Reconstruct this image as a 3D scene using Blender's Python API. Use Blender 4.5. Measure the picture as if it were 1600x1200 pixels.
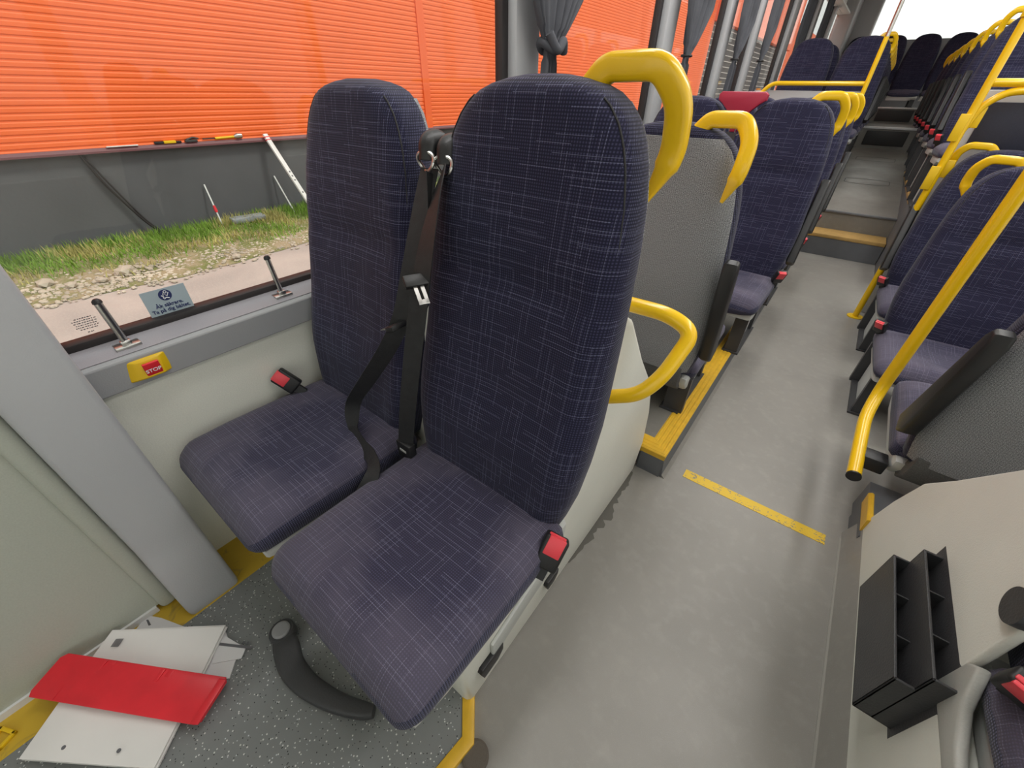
import bpy, bmesh, math, random
from mathutils import Vector, Matrix, noise
random.seed(7)
D = bpy.data
for o in list(D.objects): D.objects.remove(o)
SC = bpy.context.scene
COL = SC.collection
PI = math.pi

# ------------------------------------------------------------------ camera
cam_d = D.cameras.new('camera'); cam = D.objects.new('camera', cam_d); COL.objects.link(cam)
cam_d.sensor_fit = 'HORIZONTAL'; cam_d.sensor_width = 36.0; cam_d.lens = 36.0*625.0/1600.0
cam_d.clip_start = 0.02; cam_d.clip_end = 300
# rows: world x, y, z axes seen in camera space (x right, y down, z forward)
RX = (0.791, 0.371, -0.486); RY = (0.611, -0.462, 0.643)
rx = Vector(RX).normalized(); ry = Vector(RY); ry = (ry-rx*ry.dot(rx)).normalized(); rz = rx.cross(ry)
cam.matrix_world = Matrix(((rx[0], -rx[1], -rx[2], 0.0), (ry[0], -ry[1], -ry[2], 0.0), (rz[0], -rz[1], -rz[2], 1.2), (0, 0, 0, 1)))
SC.camera = cam

# ------------------------------------------------------------------ light
world = D.worlds.new('world'); SC.world = world; world.use_nodes = True
wn = world.node_tree.nodes; wl = world.node_tree.links
bg = wn['Background']
sky = wn.new('ShaderNodeTexSky'); sky.sky_type = 'HOSEK_WILKIE'; sky.turbidity = 6.0; sky.ground_albedo = 0.4
sky.sun_direction = Vector((0.55, 0.35, 0.75)).normalized()
mixw = wn.new('ShaderNodeMix'); mixw.data_type = 'RGBA'; mixw.inputs[0].default_value = 0.8
mixw.inputs[7].default_value = (1.0, 0.985, 0.96, 1)
wl.new(sky.outputs[0], mixw.inputs[6]); wl.new(mixw.outputs[2], bg.inputs[0]); bg.inputs[1].default_value = 1.3
sun_d = D.lights.new('sun', 'SUN'); sun = D.objects.new('sun', sun_d); COL.objects.link(sun)
sun_d.energy = 1.5; sun_d.angle = math.radians(9); sun_d.color = (1, 0.95, 0.86)
sun.rotation_euler = Vector((0.5, 0.42, 0.95)).to_track_quat('Z', 'Y').to_euler()
SC.view_settings.view_transform = 'Standard'; SC.view_settings.look = 'None'
SC.view_settings.gamma = 1.0; SC.view_settings.exposure = 0.42
try: SC.view_settings.use_curve_mapping = False
except Exception: pass
def area(name, loc, size, power, color=(1, 1, 1), rot=(0, 0, 0)):
    d = D.lights.new(name, 'AREA'); d.shape = 'RECTANGLE'; d.size, d.size_y = size; d.energy = power; d.color = color
    o = D.objects.new(name, d); COL.objects.link(o); o.location = loc; o.rotation_euler = rot; return o
# added area lights under the ceiling that brighten the interior, front pair and rear
area('fill_light_left', (-0.62, 2.9, 2.5), (0.30, 5.4), 40, (1, 0.985, 0.96))
area('fill_light_right', (0.82, 2.9, 2.5), (0.30, 5.4), 40, (1, 0.985, 0.96))
area('fill_light_rear', (0.12, 8.6, 2.62), (0.30, 3.0), 2, (1, 0.93, 0.82))

# ------------------------------------------------------------------ helpers
WM = {}
def wm(o): return WM.get(o.name, Matrix.Identity(4))
def tag(o, label=None, cat=None, group=None, kind=None):
    if label: o['label'] = label
    if cat: o['category'] = cat
    if group: o['group'] = group
    if kind: o['kind'] = kind
    return o
def thing(name, label, cat, loc=(0, 0, 0), rotz=0.0, group=None):
    o = D.objects.new(name, None); COL.objects.link(o); o.empty_display_size = 0.1
    o.location = loc; o.rotation_euler = (0, 0, rotz)
    WM[o.name] = Matrix.Translation(loc) @ Matrix.Rotation(rotz, 4, 'Z')
    return tag(o, label, cat, group)
class MB:
    """collects geometry in one mesh; uv optional (metres)"""
    def __init__(s): s.V = []; s.F = []; s.U = []; s.m = []
    def add(s, V, F, U=None, mi=0):
        n = len(s.V); s.V += [tuple(v) for v in V]
        for k, f in enumerate(F):
            s.F.append(tuple(i+n for i in f)); s.m.append(mi)
            s.U.append([U[i] for i in f] if U else None)
        return s
    def box(s, x0, x1, y0, y1, z0, z1, r=0.0, seg=2, M=None, mi=0):
        bm = bmesh.new(); bmesh.ops.create_cube(bm, size=1.0)
        for v in bm.verts:
            v.co = Vector(((x0+x1)/2+v.co.x*(x1-x0), (y0+y1)/2+v.co.y*(y1-y0), (z0+z1)/2+v.co.z*(z1-z0)))
        if r > 0: bmesh.ops.bevel(bm, geom=bm.edges[:], offset=r, segments=seg, profile=0.5, affect='EDGES', clamp_overlap=True)
        V = [(M @ v.co if M else v.co.copy()) for v in bm.verts]; F = [[v.index for v in f.verts] for f in bm.faces]
        bm.free(); return s.add(V, F, mi=mi)
    def prism(s, poly, axis, a, b, r=0.0, seg=2, M=None, mi=0):
        """poly: 2-D outline; axis 'x': (y,z), 'y': (x,z), 'z': (x,y); extruded a..b"""
        def P(p, t): return {'x': (t, p[0], p[1]), 'y': (p[0], t, p[1]), 'z': (p[0], p[1], t)}[axis]
        bm = bmesh.new(); A = [bm.verts.new(P(p, a)) for p in poly]; B = [bm.verts.new(P(p, b)) for p in poly]
        bm.faces.new(A); bm.faces.new(B[::-1]); n = len(poly)
        for i in range(n): bm.faces.new((A[i], B[i], B[(i+1) % n], A[(i+1) % n]))
        bmesh.ops.recalc_face_normals(bm, faces=bm.faces[:])
        if r > 0:
            ed = [e for e in bm.edges if (e.verts[0] in A) == (e.verts[1] in A)]
            bmesh.ops.bevel(bm, geom=ed, offset=r, segments=seg, profile=0.5, affect='EDGES', clamp_overlap=True)
        bm.verts.index_update()
        V = [(M @ v.co if M else v.co.copy()) for v in bm.verts]; F = [[v.index for v in f.verts] for f in bm.faces]
        bm.free(); return s.add(V, F, mi=mi)
    def loft(s, rings, cap=True, uv=None, closed=True, mi=0):
        n = len(rings[0]); V = [p for r in rings for p in r]; F = []; U = []
        if uv is None: uv = [[(0, 0)]*n for _ in rings]
        for i in range(len(rings)-1):
            for j in range(n if closed else n-1):
                k = (j+1) % n; F.append((i*n+j, i*n+k, (i+1)*n+k, (i+1)*n+j))
        U = [q for r in uv for q in r]
        s.add(V, F, U, mi)
        if cap and closed:
            s.add(rings[0][::-1], [tuple(range(n))], [u for u in uv[0][::-1]], mi)
            s.add(rings[-1], [tuple(range(n))], [u for u in uv[-1]], mi)
        return s
    def tube(s, pts, r=0.02, n=16, sx=1.0, sy=1.0, up=(0, 0, 1), cap=True, mi=0):
        P = [Vector(p) for p in pts]; rings = []
        T0 = (P[1]-P[0]).normalized(); u = Vector(up); u = (u-T0*u.dot(T0))
        if u.length < 1e-3: u = Vector((0, 1, 0)); u = u-T0*u.dot(T0)
        u.normalize()
        for i, p in enumerate(P):
            T = (P[min(i+1, len(P)-1)]-P[max(i-1, 0)]).normalized()
            u = (u-T*u.dot(T)).normalized(); w = T.cross(u)
            rr = r[i] if isinstance(r, (list, tuple)) else r
            rings.append([p+(u*math.cos(a)*sy+w*math.sin(a)*sx)*rr for a in [2*PI*k/n for k in range(n)]])
        return s.loft(rings, cap, mi=mi)
    def build(s, name, mat, parent=None, smooth=True, bev=0.0, sub=0, local=False, angle=40, merge=False):
        me = D.meshes.new(name)
        V = [Vector(v) for v in s.V]
        if parent is not None and not local:
            inv = wm(parent).inverted(); V = [inv @ v for v in V]; org = None
        elif parent is None:
            lo = [min(v[i] for v in V) for i in range(3)]; hi = [max(v[i] for v in V) for i in range(3)]
            org = Vector(((lo[0]+hi[0])/2, (lo[1]+hi[1])/2, lo[2])); V = [v-org for v in V]
        me.from_pydata(V, [], s.F)
        if any(u is not None for u in s.U):
            lay = me.uv_layers.new(name='UVMap'); i = 0
            for f, u in zip(s.F, s.U):
                for k in range(len(f)):
                    lay.data[i].uv = u[k] if u else (0, 0)
                    i += 1
        mats = mat if isinstance(mat, (list, tuple)) else [mat]
        for m_ in mats: me.materials.append(m_)
        for p, k in zip(me.polygons, s.m): p.material_index = k; p.use_smooth = smooth
        if merge:
            bm = bmesh.new(); bm.from_mesh(me); bmesh.ops.remove_doubles(bm, verts=bm.verts[:], dist=1e-5); bm.to_mesh(me); bm.free()
        o = D.objects.new(name, me); COL.objects.link(o)
        if parent is not None: o.parent = parent; WM[o.name] = wm(parent)
        else: o.location = org; WM[o.name] = Matrix.Translation(org)
        if bev > 0:
            b = o.modifiers.new('bevel', 'BEVEL'); b.width = bev; b.segments = 2; b.limit_method = 'ANGLE'; b.angle_limit = math.radians(35)
        if sub: o.modifiers.new('sub', 'SUBSURF').levels = sub; o.modifiers['sub'].render_levels = sub
        if smooth:
            try: me.set_sharp_from_angle(angle=math.radians(angle))
            except Exception: pass
        return o
def struct(name, mb, mat, **k): return tag(mb.build(name, mat, **k), kind='structure')
def smoothpath(P, k=6):
    P = [Vector(p) for p in P]; out = []
    for i in range(len(P)-1):
        p0 = P[max(i-1, 0)]; p1 = P[i]; p2 = P[i+1]; p3 = P[min(i+2, len(P)-1)]
        for j in range(k):
            t = j/k
            out.append(0.5*((2*p1)+(p2-p0)*t+(2*p0-5*p1+4*p2-p3)*t*t+(3*p1-p0-3*p2+p3)*t**3))
    out.append(P[-1]); return out
def fillet(P, r, k=6):
    """polyline with rounded corners"""
    P = [Vector(p) for p in P]; out = [P[0]]
    for i in range(1, len(P)-1):
        a, b, c = P[i-1], P[i], P[i+1]; rr = r[i-1] if isinstance(r, (list, tuple)) else r
        rr = min(rr, (a-b).length*0.48, (c-b).length*0.48)
        p = b+(a-b).normalized()*rr; q = b+(c-b).normalized()*rr
        for j in range(k+1):
            t = j/k; out.append(p*(1-t)**2+b*2*t*(1-t)+q*t*t)
    out.append(P[-1]); return out
def copy_tree(o, parent=None):
    c = o.copy(); COL.objects.link(c)
    if parent is not None: c.parent = parent
    for ch in [x for x in KIDS.get(o.name, [])]: copy_tree(ch, c)
    return c
KIDS = {}
def index_kids():
    KIDS.clear()
    for o in D.objects:
        if o.parent: KIDS.setdefault(o.parent.name, []).append(o)

# ------------------------------------------------------------------ materials
def mat(name, color=(.5, .5, .5), rough=.5, metal=0.0, spec=.5, bump=None, nscale=40, nvar=0.0, coord='Object', coat=0.0):
    m = D.materials.new(name); m.use_nodes = True; N = m.node_tree.nodes; L = m.node_tree.links; b = N['Principled BSDF']
    b.inputs['Base Color'].default_value = (*color, 1); b.inputs['Roughness'].default_value = rough
    b.inputs['Metallic'].default_value = metal; b.inputs['Specular IOR Level'].default_value = spec
    b.inputs['Coat Weight'].default_value = coat
    tc = N.new('ShaderNodeTexCoord')
    if nvar > 0:
        t = N.new('ShaderNodeTexNoise'); t.inputs['Scale'].default_value = nscale; t.inputs['Detail'].default_value = 5
        L.new(tc.outputs[coord], t.inputs['Vector'])
        r = N.new('ShaderNodeMapRange'); r.inputs[3].default_value = 1-nvar; r.inputs[4].default_value = 1+nvar; r.inputs[1].default_value = .25; r.inputs[2].default_value = .75
        L.new(t.outputs[0], r.inputs[0])
        mx = N.new('ShaderNodeVectorMath'); mx.operation = 'SCALE'; mx.inputs[0].default_value = color
        L.new(r.outputs[0], mx.inputs['Scale']); L.new(mx.outputs[0], b.inputs['Base Color'])
    if bump:
        t2 = N.new('ShaderNodeTexNoise'); t2.inputs['Scale'].default_value = bump[0]; t2.inputs['Detail'].default_value = 3
        L.new(tc.outputs[coord], t2.inputs['Vector'])
        bp = N.new('ShaderNodeBump'); bp.inputs['Strength'].default_value = bump[1]; bp.inputs['Distance'].default_value = .002
        L.new(t2.outputs[0], bp.inputs['Height']); L.new(bp.outputs[0], b.inputs['Normal'])
    return m
class NG:
    def __init__(s, m): s.N = m.node_tree.nodes; s.L = m.node_tree.links; s.b = s.N['Principled BSDF']
    def m(s, op, a, b=None, c=None):
        n = s.N.new('ShaderNodeMath'); n.operation = op
        for i, v in enumerate((a, b, c)):
            if v is None: continue
            if isinstance(v, (int, float)): n.inputs[i].default_value = v
            else: s.L.new(v, n.inputs[i])
        return n.outputs[0]
    def wn(s, a, b):
        c = s.N.new('ShaderNodeCombineXYZ'); s.L.new(a, c.inputs[0])
        if isinstance(b, (int, float)): c.inputs[1].default_value = b
        else: s.L.new(b, c.inputs[1])
        w = s.N.new('ShaderNodeTexWhiteNoise'); w.noise_dimensions = '2D'; s.L.new(c.outputs[0], w.inputs['Vector']); return w.outputs[0]
    def mix(s, f, a, b):
        n = s.N.new('ShaderNodeMix'); n.data_type = 'RGBA'
        for i, v in ((0, f), (6, a), (7, b)):
            if isinstance(v, (int, float)): n.inputs[i].default_value = v
            elif isinstance(v, tuple): n.inputs[i].default_value = (*v, 1) if len(v) == 3 else v
            else: s.L.new(v, n.inputs[i])
        return n.outputs[2]
    def noise(s, vec, scale, detail=3, dist=0):
        t = s.N.new('ShaderNodeTexNoise'); t.inputs['Scale'].default_value = scale; t.inputs['Detail'].default_value = detail; t.inputs['Distortion'].default_value = dist
        if vec is not None: s.L.new(vec, t.inputs['Vector'])
        return t.outputs[0]
    def rng(s, v, a, b, c=0.0, d=1.0):
        n = s.N.new('ShaderNodeMapRange'); s.L.new(v, n.inputs[0])
        for i, q in zip((1, 2, 3, 4), (a, b, c, d)): n.inputs[i].default_value = q
        return n.outputs[0]
def fabric(name, base, line, dust=0.0, dots=0.35, lines=0.38, bumpy=True, hi=3.4):
    m = D.materials.new(name); m.use_nodes = True; g = NG(m); N = g.N; L = g.L; b = g.b
    uvn = N.new('ShaderNodeUVMap'); sep = N.new('ShaderNodeSeparateXYZ'); L.new(uvn.outputs[0], sep.inputs[0])
    u, v = sep.outputs[0], sep.outputs[1]
    p = 0.0046
    su = g.m('ABSOLUTE', g.m('SINE', g.m('MULTIPLY', u, PI/p))); sv = g.m('ABSOLUTE', g.m('SINE', g.m('MULTIPLY', v, PI/p)))
    dot = g.m('POWER', g.m('MULTIPLY', su, sv), 2.0)
    def lines_(a, c, pitch, seg, w, thr):
        q = g.m('DIVIDE', a, pitch); row = g.m('FLOOR', q); fr = g.m('FRACT', q)
        jit = g.wn(row, 7.3); pos = g.m('MULTIPLY', jit, 0.7)
        ln = g.m('LESS_THAN', g.m('ABSOLUTE', g.m('SUBTRACT', fr, g.m('ADD', pos, .15))), w)
        sg = g.m('FLOOR', g.m('ADD', g.m('DIVIDE', c, seg), g.m('MULTIPLY', jit, 9.0)))
        on = g.m('GREATER_THAN', g.wn(row, sg), thr)
        return g.m('MULTIPLY', ln, on)
    h = lines_(v, u, .0115, .062, .040, .45); vv = lines_(u, v, .0135, .070, .034, .52)
    vv = g.m('MULTIPLY', vv, g.rng(sv, .35, .7, .25, 1.0))
    h = g.m('MULTIPLY', h, g.rng(su, .2, .6, .45, 1.0)); ln = g.m('MAXIMUM', h, vv)
    col = g.mix(g.m('MULTIPLY', dot, dots), tuple(c*.75 for c in base), tuple(min(1, c*hi+.02) for c in base))
    col = g.mix(g.m('MULTIPLY', ln, lines), col, line)
    if dust > 0:
        tc = N.new('ShaderNodeTexCoord'); nz = g.noise(tc.outputs['Object'], 7, 5, .6)
        sp = N.new('ShaderNodeSeparateXYZ'); L.new(tc.outputs['Object'], sp.inputs[0])
        dx = g.m('SUBTRACT', sp.outputs[0], .02); dy = g.m('SUBTRACT', sp.outputs[1], .26)
        r2 = g.m('SQRT', g.m('ADD', g.m('MULTIPLY', g.m('MULTIPLY', dx, dx), 1.5), g.m('MULTIPLY', dy, dy)))
        f = g.rng(g.m('ADD', r2, g.m('MULTIPLY', g.m('SUBTRACT', nz, .5), .30)), .13, .24, .22, 1.0)
        col = g.mix(g.m('MULTIPLY', f, dust), col, (.175, .155, .20))
    L.new(col, b.inputs['Base Color']); b.inputs['Roughness'].default_value = .92; b.inputs['Specular IOR Level'].default_value = .15
    b.inputs['Sheen Weight'].default_value = .12; b.inputs['Sheen Roughness'].default_value = .5
    bp = N.new('ShaderNodeBump'); bp.inputs['Strength'].default_value = .35; bp.inputs['Distance'].default_value = .0012
    L.new(dot, bp.inputs['Height']); L.new(bp.outputs[0], b.inputs['Normal'])
    return m
NAVY = (.020, .020, .050); PALE = (.36, .37, .55)
M = {}
M['fab'] = fabric('navy_woven_fabric', (.017, .0165, .040), (.27, .28, .42), dots=.55)
M['fab_side'] = fabric('navy_mesh_fabric', (.015, .015, .032), (.27, .28, .42), dots=.95, lines=.2, hi=4.0)
M['fab_seat'] = fabric('navy_dusty_fabric', (.024, .023, .050), (.33, .33, .46), dust=.38, dots=.55, lines=.42)
M['fab_seat_side'] = fabric('dusty_navy_mesh_fabric', (.026, .026, .048), (.33, .33, .46), dots=.95, lines=.15, hi=4.5)
def knit():
    m = D.materials.new('grey_knit_fabric'); m.use_nodes = True; g = NG(m); N = g.N; L = g.L
    uvn = N.new('ShaderNodeUVMap'); mp = N.new('ShaderNodeMapping'); mp.inputs['Scale'].default_value = (1, .45, 1); L.new(uvn.outputs[0], mp.inputs[0])
    nz = g.noise(mp.outputs[0], 900, 2); sep = N.new('ShaderNodeSeparateXYZ'); L.new(uvn.outputs[0], sep.inputs[0])
    w = g.m('ABSOLUTE', g.m('SINE', g.m('MULTIPLY', sep.outputs[0], PI/.0055)))
    f = g.m('MULTIPLY', g.rng(nz, .36, .64), g.rng(w, 0, .6, .55, 1))
    L.new(g.mix(f, (.085, .088, .097), (.43, .435, .45)), g.b.inputs['Base Color']); g.b.inputs['Roughness'].default_value = .95
    g.b.inputs['Specular IOR Level'].default_value = .1
    return m
M['knit'] = knit()
M['knit_low'] = mat('grey_lower_trim_fabric', (.13, .13, .13), .95, spec=.1, bump=(600, .6), nscale=400, nvar=.3)
M['yellow'] = mat('yellow_powder_coat', (.86, .53, .004), .28, spec=.5, coat=.25, nscale=6, nvar=.04)
M['yplast'] = mat('yellow_plastic', (.78, .50, .01), .4, nscale=8, nvar=.05)
M['black'] = mat('black_plastic', (.012, .012, .013), .45, bump=(300, .15))
M['belt'] = mat('black_webbing', (.016, .016, .017), .55, bump=(900, .5), nscale=60, nvar=.3)
M['dgrey'] = mat('dark_grey_plastic', (.045, .045, .048), .5, bump=(220, .4), nscale=14, nvar=.12)
M['arm_grey'] = mat('grey_armrest_plastic', (.13, .135, .145), .45, bump=(220, .3))
M['lgrey'] = mat('light_grey_shell_plastic', (.50, .51, .49), .5, bump=(260, .25), nscale=9, nvar=.05)
M['red'] = mat('red_button_plastic', (.78, .06, .08), .35)
M['redp'] = mat('red_bracket_plastic', (.72, .022, .035), .38, nscale=12, nvar=.14, bump=(60, .1))
M['crest'] = mat('dark_red_plastic', (.38, .02, .05), .4)
M['arm_light'] = mat('warm_grey_moulding', (.40, .40, .37), .5, bump=(260, .25))
M['chrome'] = mat('brushed_steel', (.55, .54, .52), .28, metal=1.0, nscale=30, nvar=.15)
M['paper'] = mat('white_paper', (.78, .76, .74), .7, nscale=5, nvar=.04, bump=(14, .8))
M['paper2'] = mat('white_card', (.70, .69, .70), .6)
M['ink'] = mat('grey_ink', (.12, .12, .13), .6)
M['rubber'] = mat('black_rubber_seal', (.018, .014, .015), .55)
M['pillar'] = mat('grey_moulded_plastic', (.41, .415, .43), .45, bump=(320, .25), nscale=3, nvar=.05)
M['pillar_low'] = mat('grey_window_trim', (.345, .35, .36), .45, bump=(320, .2))
M['sillm'] = mat('mauve_grey_window_sill', (.31, .30, .325), .5, bump=(320, .2))
M['cream'] = mat('cream_speckled_laminate', (.78, .78, .70), .5, bump=(380, .4), nscale=350, nvar=.06)
M['panel'] = mat('greenish_grey_laminate', (.46, .48, .42), .5, bump=(300, .3), nscale=300, nvar=.05)
M['box'] = mat('pale_grey_box_laminate', (.68, .68, .62), .5, bump=(320, .3), nscale=5, nvar=.04)
M['ceil'] = mat('white_ceiling_panel', (.75, .75, .73), .6)
M['dark'] = mat('dark_interior', (.03, .03, .03), .6)
M['riser'] = mat('dark_grey_step_riser', (.12, .125, .135), .5, nscale=10, nvar=.1)
M['curtain'] = mat('grey_curtain_cloth', (.085, .088, .10), .85, spec=.15, bump=(500, .3), nscale=8, nvar=.15)
M['navyv'] = mat('navy_vinyl', (.02, .022, .04), .6, nscale=200, nvar=.2)
M['navy_sign'] = mat('navy_print', (.02, .03, .12), .5)
M['sticker'] = mat('pale_blue_sticker', (.38, .46, .50), .5)
M['white'] = mat('white_print', (.85, .85, .85), .5)
M['amber'] = mat('amber_reflector', (.6, .25, .05), .3)
def floor_mat(name, base, rough=.42, stains=True):
    m = D.materials.new(name); m.use_nodes = True; g = NG(m); N = g.N; L = g.L
    tc = N.new('ShaderNodeTexCoord')
    n1 = g.noise(tc.outputs['Object'], 2.2, 6, .4); n2 = g.noise(tc.outputs['Object'], 30, 5, .2); n3 = g.noise(tc.outputs['Object'], 500, 2)
    c = g.mix(g.rng(n1, .35, .7, 0, .55), base, tuple(x*.72 for x in base))
    c = g.mix(g.rng(n2, .5, .8, 0, .3), c, tuple(x*1.35 for x in base))
    c = g.mix(g.rng(n3, .6, .75, 0, .18), c, (.5, .5, .5))
    L.new(c, g.b.inputs['Base Color']); L.new(g.rng(n1, .3, .7, rough-.08, rough+.12), g.b.inputs['Roughness'])
    bp = N.new('ShaderNodeBump'); bp.inputs['Strength'].default_value = .2; bp.inputs['Distance'].default_value = .001
    L.new(n3, bp.inputs['Height']); L.new(bp.outputs[0], g.b.inputs['Normal'])
    return m
M['floor'] = floor_mat('grey_vinyl_floor', (.275, .262, .240))
M['floor_deck'] = floor_mat('brown_grey_vinyl_floor', (.20, .19, .17), .35)
def speckle():
    m = D.materials.new('speckled_vinyl_floor'); m.use_nodes = True; g = NG(m); N = g.N; L = g.L
    tc = N.new('ShaderNodeTexCoord'); c = (.21, .22, .22)
    n1 = g.noise(tc.outputs['Object'], 4, 5, .3); col = g.mix(g.rng(n1, .35, .7, 0, .6), c, (.155, .16, .155))
    for sc, th, cc, off in ((130, .22, (.62, .62, .60), 0), (150, .20, (.02, .02, .02), 5), (85, .12, (.55, .57, .6), 9)):
        mp = N.new('ShaderNodeMapping'); mp.inputs['Location'].default_value = (off, off*.7, 0); L.new(tc.outputs['Object'], mp.inputs[0])
        v = N.new('ShaderNodeTexVoronoi'); v.inputs['Scale'].default_value = sc; v.inputs['Randomness'].default_value = 1
        L.new(mp.outputs[0], v.inputs['Vector'])
        sepc = N.new('ShaderNodeSeparateColor'); L.new(v.outputs['Color'], sepc.inputs[0])
        f = g.m('MULTIPLY', g.m('LESS_THAN', v.outputs['Distance'], th), g.m('GREATER_THAN', sepc.outputs[0], .55))
        col = g.mix(f, col, cc)
    L.new(col, g.b.inputs['Base Color']); g.b.inputs['Roughness'].default_value = .5
    return m
M['speckle'] = speckle()
def tape():
    m = D.materials.new('worn_yellow_tape'); m.use_nodes = True; g = NG(m); N = g.N; L = g.L
    tc = N.new('ShaderNodeTexCoord'); n1 = g.noise(tc.outputs['Object'], 90, 6, 1.2); n2 = g.noise(tc.outputs['Object'], 6, 2)
    f = g.rng(g.m('ADD', n1, g.m('MULTIPLY', g.m('SUBTRACT', n2, .5), .5)), .60, .64)
    L.new(g.mix(f, (.70, .46, .03), (.24, .22, .16)), g.b.inputs['Base Color']); g.b.inputs['Roughness'].default_value = .55
    return m
M['tape'] = tape()
def wornyellow():
    m = D.materials.new('scuffed_yellow_vinyl'); m.use_nodes = True; g = NG(m); N = g.N; L = g.L
    tc = N.new('ShaderNodeTexCoord'); n1 = g.noise(tc.outputs['Object'], 25, 6, .8)
    L.new(g.mix(g.rng(n1, .56, .72, 0, .8), (.58, .38, .03), (.25, .19, .06)), g.b.inputs['Base Color']); g.b.inputs['Roughness'].default_value = .5
    return m
M['yfloor'] = wornyellow()
M['nosing'] = mat('yellow_ribbed_nosing', (.72, .43, .03), .45, nscale=30, nvar=.12)
M['nosing_d'] = mat('tan_step_nosing', (.45, .28, .09), .5, nscale=30, nvar=.12)
def glass(name, tint, gl=.06):
    m = D.materials.new(name); m.use_nodes = True; N = m.node_tree.nodes; L = m.node_tree.links
    N.remove(N['Principled BSDF']); out = N['Material Output']
    t = N.new('ShaderNodeBsdfTransparent'); t.inputs[0].default_value = (*tint, 1)
    gs = N.new('ShaderNodeBsdfGlossy'); gs.inputs['Roughness'].default_value = .02
    lw = N.new('ShaderNodeLayerWeight'); lw.inputs[0].default_value = .5
    pw = N.new('ShaderNodeMath'); pw.operation = 'POWER'; L.new(lw.outputs['Facing'], pw.inputs[0]); pw.inputs[1].default_value = 5
    fr = N.new('ShaderNodeMath'); fr.operation = 'MULTIPLY_ADD'; L.new(pw.outputs[0], fr.inputs[0]); fr.inputs[1].default_value = .5; fr.inputs[2].default_value = .02
    mx = N.new('ShaderNodeMixShader'); L.new(fr.outputs[0], mx.inputs[0]); L.new(t.outputs[0], mx.inputs[1]); L.new(gs.outputs[0], mx.inputs[2])
    L.new(mx.outputs[0], out.inputs[0]); return m
M['glass'] = glass('window_glass', (.90, .92, .90))
M['orange'] = mat('orange_corrugated_steel', (.89, .150, .028), .55, nscale=1.5, nvar=.05)
M['orange_t'] = mat('orange_steel_flashing', (.86, .13, .025), .5)
M['plinth'] = mat('dark_grey_concrete_plinth', (.10, .102, .112), .85, nscale=1.2, nvar=.18, bump=(30, .6))
M['slat'] = mat('brown_roller_door', (.075, .06, .055), .6)
M['slat_w'] = mat('white_slat_edge', (.55, .5, .48), .6)
M['gravel'] = mat('pale_stone', (.52, .46, .38), .9, nscale=3, nvar=.35)
def ground_mat():
    m = D.materials.new('dusty_asphalt_ground'); m.use_nodes = True; g = NG(m); N = g.N; L = g.L
    tc = N.new('ShaderNodeTexCoord'); n1 = g.noise(tc.outputs['Object'], 1.2, 6, .5); n2 = g.noise(tc.outputs['Object'], 60, 4)
    c = g.mix(g.rng(n1, .35, .65), (.52, .46, .43), (.42, .38, .36)); c = g.mix(g.rng(n2, .5, .75, 0, .45), c, (.64, .58, .52))
    L.new(c, g.b.inputs['Base Color']); g.b.inputs['Roughness'].default_value = .9; return m
M['ground'] = ground_mat()
def soil_mat():
    m = D.materials.new('dry_soil_verge'); m.use_nodes = True; g = NG(m); N = g.N; L = g.L
    tc = N.new('ShaderNodeTexCoord'); n1 = g.noise(tc.outputs['Object'], 4, 6, .5); n2 = g.noise(tc.outputs['Object'], 50, 4)
    c = g.mix(g.rng(n1, .4, .6), (.36, .30, .19), (.17, .20, .06)); c = g.mix(g.rng(n2, .5, .75, 0, .5), c, (.5, .44, .34))
    L.new(c, g.b.inputs['Base Color']); g.b.inputs['Roughness'].default_value = .95; return m
M['soil'] = soil_mat()
M['grass'] = mat('green_grass', (.20, .34, .045), .8, nscale=2.0, nvar=.4)
M['grassd'] = mat('dry_grass', (.46, .42, .15), .8, nscale=2.0, nvar=.3)
M['slab'] = mat('grey_rubble_slab', (.25, .27, .28), .9, nscale=12, nvar=.3, bump=(20, .8))
M['alu'] = mat('white_aluminium', (.72, .72, .72), .35, nscale=10, nvar=.1)

# ------------------------------------------------------------------ the shell of the bus
XL, XR = -1.16, 1.40
b = MB(); b.box(-.27, .43, -2.4, 4.72, -.05, 0.0); b.box(XL-.05, -.27, .30, 1.19, -.05, -.0005); b.box(.43, XR+.05, 1.2, 4.1, -.05, -.0005)
struct('floor', b, M['floor'], smooth=False)
# front speckled platform, one step of vinyl higher than the aisle
b = MB(); b.prism([(-.995, -2.4), (-.995, .45), (-.30, .45), (-.30, .215), (-.235, .145), (-.245, .06), (-.245, -2.4)], 'z', -.02, .012)
struct('trim_1', b, M['speckle'], smooth=False)
b = MB(); b.prism([(XL-.02, -2.4), (XL-.02, .45), (-.995, .45), (-.995, -2.4)], 'z', -.02, .0125); struct('trim_2', b, M['yfloor'], smooth=False)
b = MB(); P = [(-.30, .255), (-.30, .215), (-.235, .145), (-.245, .06), (-.245, -2.4)]; Q = [(-.272, .27), (-.268, .225), (-.204, .152), (-.216, .055), (-.216, -2.4)]
b.prism(P+Q[::-1], 'z', -.01, .018, r=.004); struct('trim_3', b, M['nosing'])
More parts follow.
